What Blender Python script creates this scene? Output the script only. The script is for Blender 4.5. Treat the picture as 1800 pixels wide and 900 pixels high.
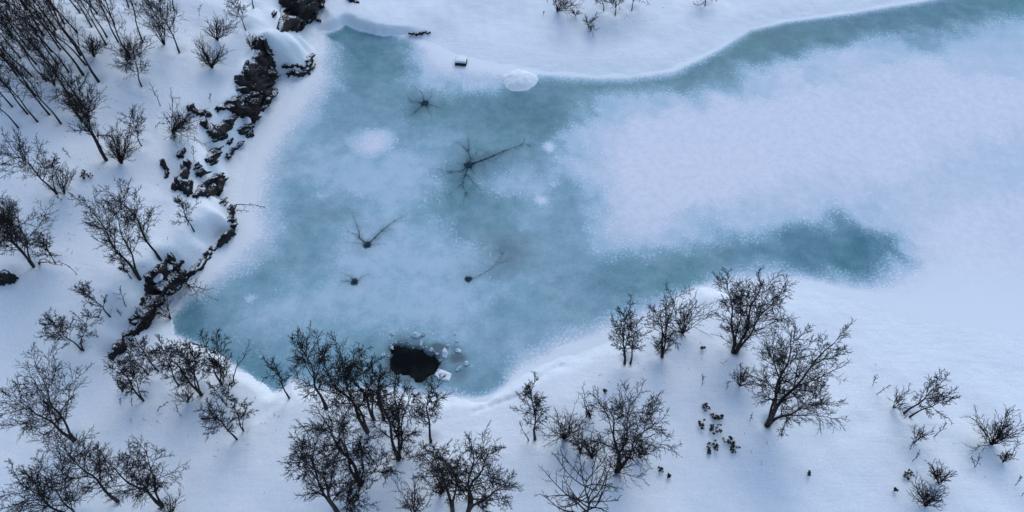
import bpy, math
import numpy as np

for o in list(bpy.data.objects):
    bpy.data.objects.remove(o)

scene = bpy.context.scene
COL = scene.collection

# ------------------------------------------------------------------ camera
CAM_H = 30.0                       # drone height above the ice, metres
TILT = math.radians(35.0)          # degrees away from straight down
FPX = 1216.0                       # focal length in pixels of a 1800 px wide frame
cam_data = bpy.data.cameras.new('drone_camera')
cam = bpy.data.objects.new('drone_camera', cam_data)
COL.objects.link(cam)
cam.location = (0, 0, CAM_H)
cam.rotation_euler = (TILT, 0, 0)
cam_data.sensor_width = 36.0
cam_data.lens = 36.0 * FPX / 1800.0
cam_data.clip_end = 2000.0
scene.camera = cam

# ------------------------------------------------------------------ sky and sun
SUN_EL, SUN_AZ = math.radians(46), math.radians(12)   # azimuth clockwise from +Y
world = bpy.data.worlds.new('World')
scene.world = world
world.use_nodes = True
wn = world.node_tree
bg = wn.nodes['Background']
sky = wn.nodes.new('ShaderNodeTexSky')
sky.sky_type = 'NISHITA'
sky.sun_disc = False
sky.sun_elevation = SUN_EL
sky.sun_rotation = SUN_AZ
sky.air_density = 1.0
sky.dust_density = 0.8
sky.ozone_density = 1.0
wn.links.new(sky.outputs[0], bg.inputs[0])
bg.inputs[1].default_value = 0.15
sun_data = bpy.data.lights.new('sun', 'SUN')
sun_data.energy = 0.55
sun_data.angle = math.radians(40)
sun_data.color = (1.0, 0.98, 0.93)
sun = bpy.data.objects.new('sun', sun_data)
COL.objects.link(sun)
sun.rotation_euler = (math.pi / 2 - SUN_EL, 0, math.pi - SUN_AZ)
scene.view_settings.view_transform = 'Standard'
scene.view_settings.look = 'None'
scene.view_settings.gamma = 1.0
scene.view_settings.use_curve_mapping = False
scene.view_settings.exposure = 0.5
scene.render.engine = 'CYCLES'
scene.cycles.max_bounces = 6

# ------------------------------------------------------------------ survey: photo pixel -> place
CT, ST = math.cos(TILT), math.sin(TILT)


def ray(px, py):
    dx = (np.asarray(px, float) - 900.0) / FPX
    dy = (450.0 - np.asarray(py, float)) / FPX
    return np.stack([dx, dy * CT + ST, dy * ST - CT], -1)


def on_plane(px, py, z=0.0):
    d = ray(px, py)
    k = (z - CAM_H) / d[..., 2]
    return np.stack([d[..., 0] * k, d[..., 1] * k], -1)


def depth_of(p):
    p = np.asarray(p, float)
    return p[..., 1] * ST - (p[..., 2] - CAM_H) * CT


def wpoly(lst):
    a = np.array(lst, float)
    return on_plane(a[:, 0], a[:, 1])


# ------------------------------------------------------------------ numeric helpers
def smooth(a, b, x):
    t = np.clip((x - a) / (b - a), 0, 1)
    return t * t * (3 - 2 * t)


_wr = np.random.default_rng(5)
_W = {}


def wob(x, y, scale, seed=0, n=9):
    """smooth noise from -1 to 1 with features of about `scale` metres"""
    key = (seed, n)
    if key not in _W:
        r = np.random.default_rng(100 + seed)
        a = r.uniform(0, 2 * math.pi, n)
        f = r.uniform(0.6, 1.7, n)
        _W[key] = (np.cos(a) * f, np.sin(a) * f, r.uniform(0, 6.28, n))
    cx, cy, ph = _W[key]
    s = 0
    for i in range(n):
        s = s + np.sin((x * cx[i] + y * cy[i]) * 6.283 / scale / 1.6 + ph[i])
    return s / math.sqrt(n) * 0.9


def seg_dist(x, y, A, B):
    """distance, parameter and side to each segment; returns nearest"""
    best = np.full(x.shape, 1e18)
    bt = np.zeros(x.shape)
    bi = np.zeros(x.shape, int)
    side = np.zeros(x.shape)
    for i in range(len(A)):
        ax, ay = A[i]
        ex, ey = B[i] - A[i]
        L2 = ex * ex + ey * ey + 1e-12
        t = np.clip(((x - ax) * ex + (y - ay) * ey) / L2, 0, 1)
        dx, dy = x - ax - t * ex, y - ay - t * ey
        d = dx * dx + dy * dy
        m = d < best
        best = np.where(m, d, best)
        bt = np.where(m, t, bt)
        bi = np.where(m, i, bi)
        side = np.where(m, ex * dy - ey * dx, side)
    return np.sqrt(best), bi, bt, side


def inside(x, y, P):
    c = np.zeros(x.shape, bool)
    j = len(P) - 1
    for i in range(len(P)):
        xi, yi = P[i]
        xj, yj = P[j]
        if yi != yj:
            c ^= ((yi > y) != (yj > y)) & (x < (xj - xi) * (y - yi) / (yj - yi) + xi)
        j = i
    return c


# ------------------------------------------------------------------ lie of the land
# shoreline corners: photo x, y, bank height, bank width, slope behind
SHORE = [
    (297, 560, .25, .8, .10), (303, 590, .4, .6, .10), (335, 602, .45, .5, .10), (393, 630, .5, .5, .10), (443, 668, .5, .5, .09),
    (480, 692, .45, .5, .08), (503, 684, .45, .5, .08), (514, 672, .4, .6, .08), (545, 688, .4, .7, .08), (600, 694, .4, .7, .08),
    (660, 690, .4, .7, .08), (720, 696, .4, .7, .08), (790, 702, .28, .6, .06), (830, 704, .22, .5, .06), (860, 699, .22, .45, .06), (891, 681, .24, .5, .06),
    (925, 656, .3, .9, .08), (1000, 620, .22, 1.2, .08), (1050, 606, .2, 1.2, .08), (1110, 580, .2, 1.2, .08), (1160, 552, .2, 1.0, .08),
    (1200, 522, .25, .8, .08), (1222, 509, .3, .7, .08), (1257, 505, .3, .7, .08), (1300, 498, .2, 1.5, .06), (1400, 498, .14, 2.0, .05),
    (1500, 518, .14, 3, .03), (1600, 545, .14, 7, .03), (1720, 560, .14, 7, .03), (1900, 600, .14, 7, .03), (2300, 600, .12, 3, .04), (2300, -80, .1, 2, .05),
    (1800, -45, .16, 1.8, .09), (1620, 0, .16, 1.6, .09), (1480, 24, .16, 1.5, .09), (1380, 37, .16, 1.5, .09), (1318, 52, .16, 1.5, .09), (1250, 92, .16, 1.5, .09),
    (1180, 124, .15, 1.5, .09), (1100, 134, .15, 1.5, .10), (1040, 134, .12, 1.5, .09), (960, 128, .1, 1.6, .08), (880, 118, .08, 2.0, .07),
    (800, 100, .08, 2.0, .07), (760, 78, .1, 1.5, .07), (722, 64, .35, .5, .10), (690, 62, .55, .35, .12), (660, 59, .6, .35, .13), (632, 53, .6, .35, .15), (607, 42, .6, .35, .15),
    (596, 50, .55, .4, .15), (580, 55, .4, .5, .12), (562, 56, .25, .7, .10), (556, 90, .15, 1.0, .04), (540, 130, .12, 1.2, .04), (505, 185, .1, 1.2, .04), (470, 225, .1, 1.2, .04),
    (440, 290, .1, 1.2, .04), (430, 350, .1, 1.2, .04), (428, 400, .1, 1.2, .04), (400, 440, .1, 1.0, .05), (350, 490, .12, .9, .06), (318, 522, .2, .7, .07),
]
SH = np.array(SHORE, float)
LAKE = wpoly(SH[:, :2])
LK_A, LK_B = LAKE, np.roll(LAKE, -1, 0)

# cliff foot, from the top of the photo down: photo x, y, cliff height
CLIFF = np.array([
    (680, -260, 2.2), (610, -60, 2.2), (566, 5, 2.2), (548, 42, 1.9), (522, 60, 1.2), (549, 90, 1.0), (550, 122, 1.0), (520, 134, .9), (486, 135, 1.9), (470, 185, 2.1),
    (444, 222, 1.8), (424, 258, 1.2), (398, 285, 1.2), (396, 325, 1.5), (388, 346, 1.0), (402, 366, .9), (413, 398, 1.0), (372, 440, 1.1), (346, 475, 1.3),
    (320, 497, 1.6), (284, 530, 1.8), (262, 572, 1.6), (238, 592, .9), (218, 616, .8), (204, 634, .5), (190, 660, .2), (170, 700, 0.0), (120, 780, 0), (40, 920, 0), (-200, 1250, 0)], float)
CL = wpoly(CLIFF[:, :2])
CL_A, CL_B = CL[:-1], CL[1:]


def average_of(P, vals, p=1.6):
    def f(x, y):
        num = 0.0
        den = 1e-12
        for (ax, ay), v in zip(P, vals):
            w = 1.0 / ((x - ax) ** 2 + (y - ay) ** 2 + .8) ** p
            num = num + w[..., None] * v
            den = den + w
        return num / den[..., None]
    return f


BUN = on_plane(506, 94, 1.1)
SH_AVG = average_of(LAKE, SH[:, 2:])
_ca = average_of(CL, CLIFF[:, 2:3], 1.3)


def CL_AVG(x, y):
    return _ca(x, y)[..., 0]


def height(x, y):
    x = np.asarray(x, float)
    y = np.asarray(y, float)
    d, i, t, _ = seg_dist(x, y, LK_A, LK_B)
    ins = inside(x, y, LAKE)
    par = SH[i, 2:] * (1 - t[..., None]) + np.roll(SH, -1, 0)[i, 2:] * t[..., None]
    par = par + (SH_AVG(x, y) - par) * smooth(.6, 3.0, d)[..., None]
    s = np.where(ins, -d, d) + 0.10 * wob(x, y, 1.6, 1) + 0.05 * wob(x, y, .6, 2)
    b, w, sl = par[..., 0], par[..., 1], par[..., 2]
    land = b * smooth(-.15, 1.0, s / w) - .0 + sl * 9 * (1 - np.exp(-np.maximum(s, 0) / 9.0))
    h = np.where(s > -.15 * w, land - .01, -.6 * smooth(0, .6, -s - .15 * w) - .01)
    # hillside behind the cliff
    dc, ci, ct, side = seg_dist(x, y, CL_A, CL_B)
    A = CLIFF[ci, 2] * (1 - ct) + CLIFF[np.minimum(ci + 1, len(CLIFF) - 1), 2] * ct
    A = A + (CL_AVG(x, y) - A) * smooth(.3, 1.6, dc)
    sdc = np.where(side < 0, dc, -dc)
    behind = np.where(side < 0, 1.0, 0.0)
    far = smooth(CL[-4, 1] - 9, CL[-4, 1] + 6, y)          # no hill towards the camera
    rise = A * smooth(-.05, .75, sdc + .12 * wob(x, y, .9, 3)) + far * 5.5 * (1 - np.exp(-np.maximum(sdc, 0) / 16.0)) * behind
    bulge = .18 * np.exp(-((sdc - 1.1) / .55) ** 2) * behind * np.minimum(A, 1)
    h = h + np.where(ins, 0, rise + bulge)
    near = smooth(.4, 3, np.where(ins, 0, d)) * np.clip((land - .06) / .3, 0, 1)
    h = h + near * (.10 * wob(x, y, 5.5, 4) + .035 * wob(x, y, 1.9, 5)) + .012 * wob(x, y, .8, 6) * near
    # the rounded snow shoulder above the rim rock
    h = h + .45 * np.exp(-(((x - BUN[0]) / 1.15) ** 2 + ((y - BUN[1]) / 1.0) ** 2) ** 2)
    # runnels down the far bank
    h = h + smooth(36, 42, y) * near * .012 * np.sin(x * 6.3 + .9 * np.sin(y * .8) + 1.3 * np.sin(x * .9))
    return h


def hit(px, py):
    """where the sight line of a photo pixel meets the snow"""
    px = np.atleast_1d(np.asarray(px, float))
    py = np.atleast_1d(np.asarray(py, float))
    d = ray(px, py)
    n = 90
    zs = np.linspace(11.0, -.2, n)
    k = (zs[None, :] - CAM_H) / d[:, 2:3]
    X = d[:, 0:1] * k
    Y = d[:, 1:2] * k
    Hh = np.maximum(height(X, Y), 0.0)
    below = zs[None, :] <= Hh
    idx = np.argmax(below, 1)
    idx = np.maximum(idx, 1)
    r = np.arange(len(px))
    z0, z1 = zs[idx - 1], zs[idx]
    g0 = z0 - Hh[r, idx - 1]
    g1 = z1 - Hh[r, idx]
    f = g0 / np.maximum(g0 - g1, 1e-9)
    z = z0 + (z1 - z0) * f
    k = (z - CAM_H) / d[:, 2]
    return np.stack([d[:, 0] * k, d[:, 1] * k, z], -1)


# ------------------------------------------------------------------ mesh helpers
def mesh_from(name, V, F, smooth_shade=False):
    """F: one array of faces, or a list of arrays of different corner counts"""
    Fs = [np.asarray(f, np.int32) for f in (F if isinstance(F, list) and isinstance(F[0], np.ndarray) else [F])]
    me = bpy.data.meshes.new(name)
    V = np.asarray(V, np.float32)
    me.vertices.add(len(V))
    me.vertices.foreach_set('co', V.ravel())
    idx = np.concatenate([f.ravel() for f in Fs])
    cnt = np.concatenate([np.full(len(f), f.shape[1], np.int32) for f in Fs])
    me.loops.add(len(idx))
    me.loops.foreach_set('vertex_index', idx)
    me.polygons.add(len(cnt))
    me.polygons.foreach_set('loop_start', np.r_[0, np.cumsum(cnt)[:-1]].astype(np.int32))
    if smooth_shade:
        me.polygons.foreach_set('use_smooth', np.ones(len(cnt), bool))
    me.update(calc_edges=True)
    return me


def link(name, me, mat, parent=None, loc=(0, 0, 0)):
    o = bpy.data.objects.new(name, me)
    COL.objects.link(o)
    if me is not None and mat is not None:
        me.materials.append(mat)
    o.location = loc
    if parent is not None:
        o.parent = parent
    return o


def empty(name, loc):
    o = bpy.data.objects.new(name, None)
    COL.objects.link(o)
    o.empty_display_size = .3
    o.location = loc
    return o


def tag(o, label=None, cat=None, group=None, kind=None):
    if label:
        o['label'] = label
    if cat:
        o['category'] = cat
    if group:
        o['group'] = group
    if kind:
        o['kind'] = kind
    return o


def attr(me, name, vals):
    a = me.attributes.new(name, 'FLOAT', 'POINT')
    a.data.foreach_set('value', np.asarray(vals, np.float32).ravel())


# ------------------------------------------------------------------ materials
class NT:
    def __init__(self, name):
        self.m = bpy.data.materials.new(name)
        self.m.use_nodes = True
        self.t = self.m.node_tree
        self.b = self.t.nodes['Principled BSDF']
        self.out = self.t.nodes['Material Output']

    def n(self, typ, **kw):
        nd = self.t.nodes.new(typ)
        for k, v in kw.items():
            if k.startswith('i_'):
                key = k[2:]
                key = int(key) if key.isdigit() else key
                if isinstance(v, bpy.types.NodeSocket):
                    self.t.links.new(v, nd.inputs[key])
                else:
                    nd.inputs[key].default_value = v
            else:
                setattr(nd, k, v)
        return nd

    def math(self, op, a, b=0.0, clamp=False):
        nd = self.n('ShaderNodeMath', operation=op, use_clamp=clamp)
        for i, v in enumerate((a, b)):
            if isinstance(v, bpy.types.NodeSocket):
                self.t.links.new(v, nd.inputs[i])
            else:
                nd.inputs[i].default_value = v
        return nd.outputs[0]

    def mixc(self, f, a, b):
        nd = self.n('ShaderNodeMix', data_type='RGBA')
        for i, v in ((0, f), (6, a), (7, b)):
            if isinstance(v, bpy.types.NodeSocket):
                self.t.links.new(v, nd.inputs[i])
            else:
                nd.inputs[i].default_value = v if i == 0 else (*v, 1)
        return nd.outputs[2]

    def ramp(self, f, lo, hi):
        nd = self.n('ShaderNodeMapRange', interpolation_type='SMOOTHSTEP')
        for i, v in ((0, f), (1, lo), (2, hi)):
            if isinstance(v, bpy.types.NodeSocket):
                self.t.links.new(v, nd.inputs[i])
            else:
                nd.inputs[i].default_value = v
        return nd.outputs[0]

    def noise(self, scale, detail=3, rough=.55, vec=None):
        nd = self.n('ShaderNodeTexNoise')
        nd.inputs['Scale'].default_value = scale
        nd.inputs['Detail'].default_value = detail
        nd.inputs['Roughness'].default_value = rough
        self.t.links.new(vec if vec is not None else self.pos(), nd.inputs['Vector'])
        return nd.outputs[0]

    def pos(self):
        if not hasattr(self, '_p'):
            self._p = self.n('ShaderNodeNewGeometry')
        return self._p.outputs['Position']

    def set(self, key, v):
        if isinstance(v, bpy.types.NodeSocket):
            self.t.links.new(v, self.b.inputs[key])
        else:
            self.b.inputs[key].default_value = v

    def bump(self, h, strength, dist):
        nd = self.n('ShaderNodeBump')
        nd.inputs['Strength'].default_value = strength
        nd.inputs['Distance'].default_value = dist
        self.t.links.new(h, nd.inputs['Height'])
        self.t.links.new(nd.outputs[0], self.b.inputs['Normal'])


SNOW_A, SNOW_B = (.84, .89, .90), (.79, .84, .86)


def mat_snow():
    m = NT('snow')
    big = m.ramp(m.noise(.22, 4), .35, .7)
    fine = m.noise(9, 5, .7)
    c = m.mixc(big, SNOW_A, SNOW_B)
    c = m.mixc(m.ramp(fine, .35, .75), c, (.86, .90, .91))
    c = m.mixc(m.ramp(m.noise(26, 2, .6), .40, .70), c, (.70, .75, .79))
    m.set('Base Color', c)
    m.set('Roughness', .75)
    m.set('Specular IOR Level', .2)
    h = m.math('ADD', m.math('MULTIPLY', m.noise(1.3, 4), 1.0), m.math('MULTIPLY', m.noise(14, 4, .7), .18))
    st = m.n('ShaderNodeMapping')
    st.inputs['Rotation'].default_value = (0, 0, .6)
    st.inputs['Scale'].default_value = (.55, 3.2, 1)
    m.t.links.new(m.pos(), st.inputs['Vector'])
    h = m.math('ADD', h, m.math('MULTIPLY', m.noise(1.2, 4, .6, st.outputs[0]), .45))
    m.bump(h, .55, .10)
    return m.m


def mat_ice():
    m = NT('lake_ice')
    cov = m.n('ShaderNodeAttribute', attribute_name='snow_cover').outputs['Fac']
    wet = m.n('ShaderNodeAttribute', attribute_name='wet').outputs['Fac']
    # broken edge of the snow dusting
    n1 = m.noise(1.1, 6, .62)
    n2 = m.noise(7, 5, .7)
    c0 = m.math('ADD', cov, m.math('MULTIPLY', m.math('SUBTRACT', n1, .5), .38))
    c1 = m.math('ADD', c0, m.math('MULTIPLY', m.math('SUBTRACT', n2, .5), .20))
    # dots of wind-blown frost
    vo = m.n('ShaderNodeTexVoronoi', feature='F1')
    vo.inputs['Scale'].default_value = 6.2
    m.t.links.new(m.pos(), vo.inputs['Vector'])
    dots = m.math('SUBTRACT', 1.0, m.ramp(vo.outputs['Distance'], .12, .55))
    rnd = m.n('ShaderNodeSeparateColor', i_Color=vo.outputs['Color']).outputs[0]
    edge = m.n('ShaderNodeAttribute', attribute_name='speckle').outputs['Fac']
    rate = m.math('MULTIPLY', edge, m.ramp(m.noise(.9, 3), .3, .65))
    on = m.ramp(rnd, m.math('SUBTRACT', 1.0, rate), m.math('SUBTRACT', 1.12, rate))
    dots = m.math('MULTIPLY', m.math('MULTIPLY', dots, on), .17)
    fleck = m.math('MULTIPLY', m.ramp(m.noise(7.5, 3, .6), .50, .66), edge)
    fleck2 = m.math('MULTIPLY', m.math('SUBTRACT', m.noise(16, 3, .7), .5), .13)
    f = m.math('ADD', c1, m.math('ADD', dots, m.math('ADD', m.math('MULTIPLY', fleck, .27), fleck2)), clamp=True)
    teal = m.mixc(m.ramp(m.noise(.16, 4), .4, .62), (.016, .15, .205), (.022, .178, .20))
    ramp = m.n('ShaderNodeValToRGB')
    cr = ramp.color_ramp
    cr.elements[0].position = 0.0
    cr.elements[0].color = (0, 0, 0, 1)
    cr.elements[1].position = 1.0
    cr.elements[1].color = (1, 1, 1, 1)
    mid = m.mixc(m.ramp(m.noise(.3, 4), .35, .65), (.335, .52, .60), (.39, .545, .635))
    a = m.mixc(m.math('POWER', m.math('MULTIPLY', f, 2.0, clamp=True), 1.2), teal, mid)
    frost = m.mixc(m.ramp(m.noise(2.4, 7, .75), .36, .68), (.77, .785, .83), (.675, .695, .765))
    b = m.mixc(m.ramp(f, .36, 1.0), a, frost)
    b = m.mixc(m.math('MULTIPLY', m.n('ShaderNodeAttribute', attribute_name='bank').outputs['Fac'], m.ramp(f, .6, .95)), b, (.80, .855, .87))
    c = m.mixc(wet, b, (.035, .045, .052))
    m.set('Base Color', c)
    m.set('Roughness', m.math('ADD', .42, m.math('MULTIPLY', f, .35)))
    m.set('Specular IOR Level', .25)
    h = m.math('ADD', m.math('MULTIPLY', f, .6), m.math('MULTIPLY', m.noise(18, 4, .7), .25))
    m.bump(h, .35, .06)
    return m.m


def mat_bark(name, dark, light):
    m = NT(name)
    n = m.noise(6, 4)
    c = m.mixc(m.ramp(n, .45, .75), dark, light)
    m.set('Base Color', c)
    m.set('Roughness', .85)
    m.set('Specular IOR Level', .15)
    m.bump(m.noise(30, 3), .4, .01)
    return m.m


def mat_rock():
    m = NT('rock')
    n = m.noise(2.2, 6, .65)
    n2 = m.noise(11, 5, .7)
    c = m.mixc(m.ramp(n, .35, .7), (.008, .0073, .0075), (.038, .033, .031))
    c = m.mixc(m.ramp(n2, .5, .75), c, (.078, .069, .065))
    # snow lodged on the ledges
    g = m.n('ShaderNodeNewGeometry')
    nz = m.n('ShaderNodeSeparateXYZ', i_0=g.outputs['Normal']).outputs[2]
    s = m.math('ADD', nz, m.math('MULTIPLY', m.math('SUBTRACT', m.noise(9, 6, .75), .5), 1.5))
    c = m.mixc(m.ramp(s, .83, .96), c, (.76, .80, .82))
    m.set('Base Color', c)
    m.set('Roughness', .8)
    m.set('Specular IOR Level', .3)
    m.bump(m.math('ADD', n2, m.noise(40, 3)), .8, .05)
    return m.m


def mat_plain(name, a, b, scale=8, rough=.8, spec=.2, bump=.2):
    m = NT(name)
    m.set('Base Color', m.mixc(m.ramp(m.noise(scale, 4), .35, .7), a, b))
    m.set('Roughness', rough)
    m.set('Specular IOR Level', spec)
    m.bump(m.noise(scale * 4, 3), bump, .02)
    return m.m


def mat_channel():
    m = NT('slush_channel')
    f = m.n('ShaderNodeAttribute', attribute_name='fade').outputs['Fac']
    f = m.math('MAXIMUM', m.math('MULTIPLY', f, m.ramp(m.noise(9, 4), .15, .6)), m.math('MULTIPLY', m.math('SUBTRACT', f, .9), 3.0), clamp=True)
    m.set('Base Color', m.mixc(m.ramp(m.noise(6, 3), .3, .7), (.006, .022, .034), (.015, .045, .06)))
    m.set('Roughness', .7)
    m.set('Specular IOR Level', .05)
    m.set('Alpha', f)
    return m.m


def mat_water():
    m = NT('open_water')
    n = m.noise(1.1, 4)
    c = m.mixc(m.ramp(n, .4, .7), (.004, .006, .008), (.013, .018, .016))
    m.set('Base Color', c)
    m.set('Roughness', .15)
    m.set('IOR', 1.33)
    m.set('Specular IOR Level', .05)
    m.bump(m.noise(5, 2), .05, .02)
    return m.m


M = dict(
    snow=mat_snow(), ice=mat_ice(), rock=mat_rock(), channel=mat_channel(), water=mat_water(),
    bark=mat_bark('birch_bark', (.026, .021, .02), (.10, .085, .078)),
    twig=mat_bark('birch_twig', (.013, .010, .011), (.034, .026, .026)),
    leaf=mat_plain('evergreen_leaf', (.012, .016, .010), (.03, .03, .018), 20),
    wood=mat_plain('dark_wood', (.010, .009, .009), (.03, .025, .022), 12),
    floe=mat_plain('broken_ice', (.48, .58, .64), (.76, .81, .85), 5, .5, .3),
    plate=mat_plain('grey_ice', (.16, .20, .24), (.28, .34, .38), 3, .4, .3),
    cap=mat_plain('snow_cap', SNOW_A, SNOW_B, 3, .75, .2),
)
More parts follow.
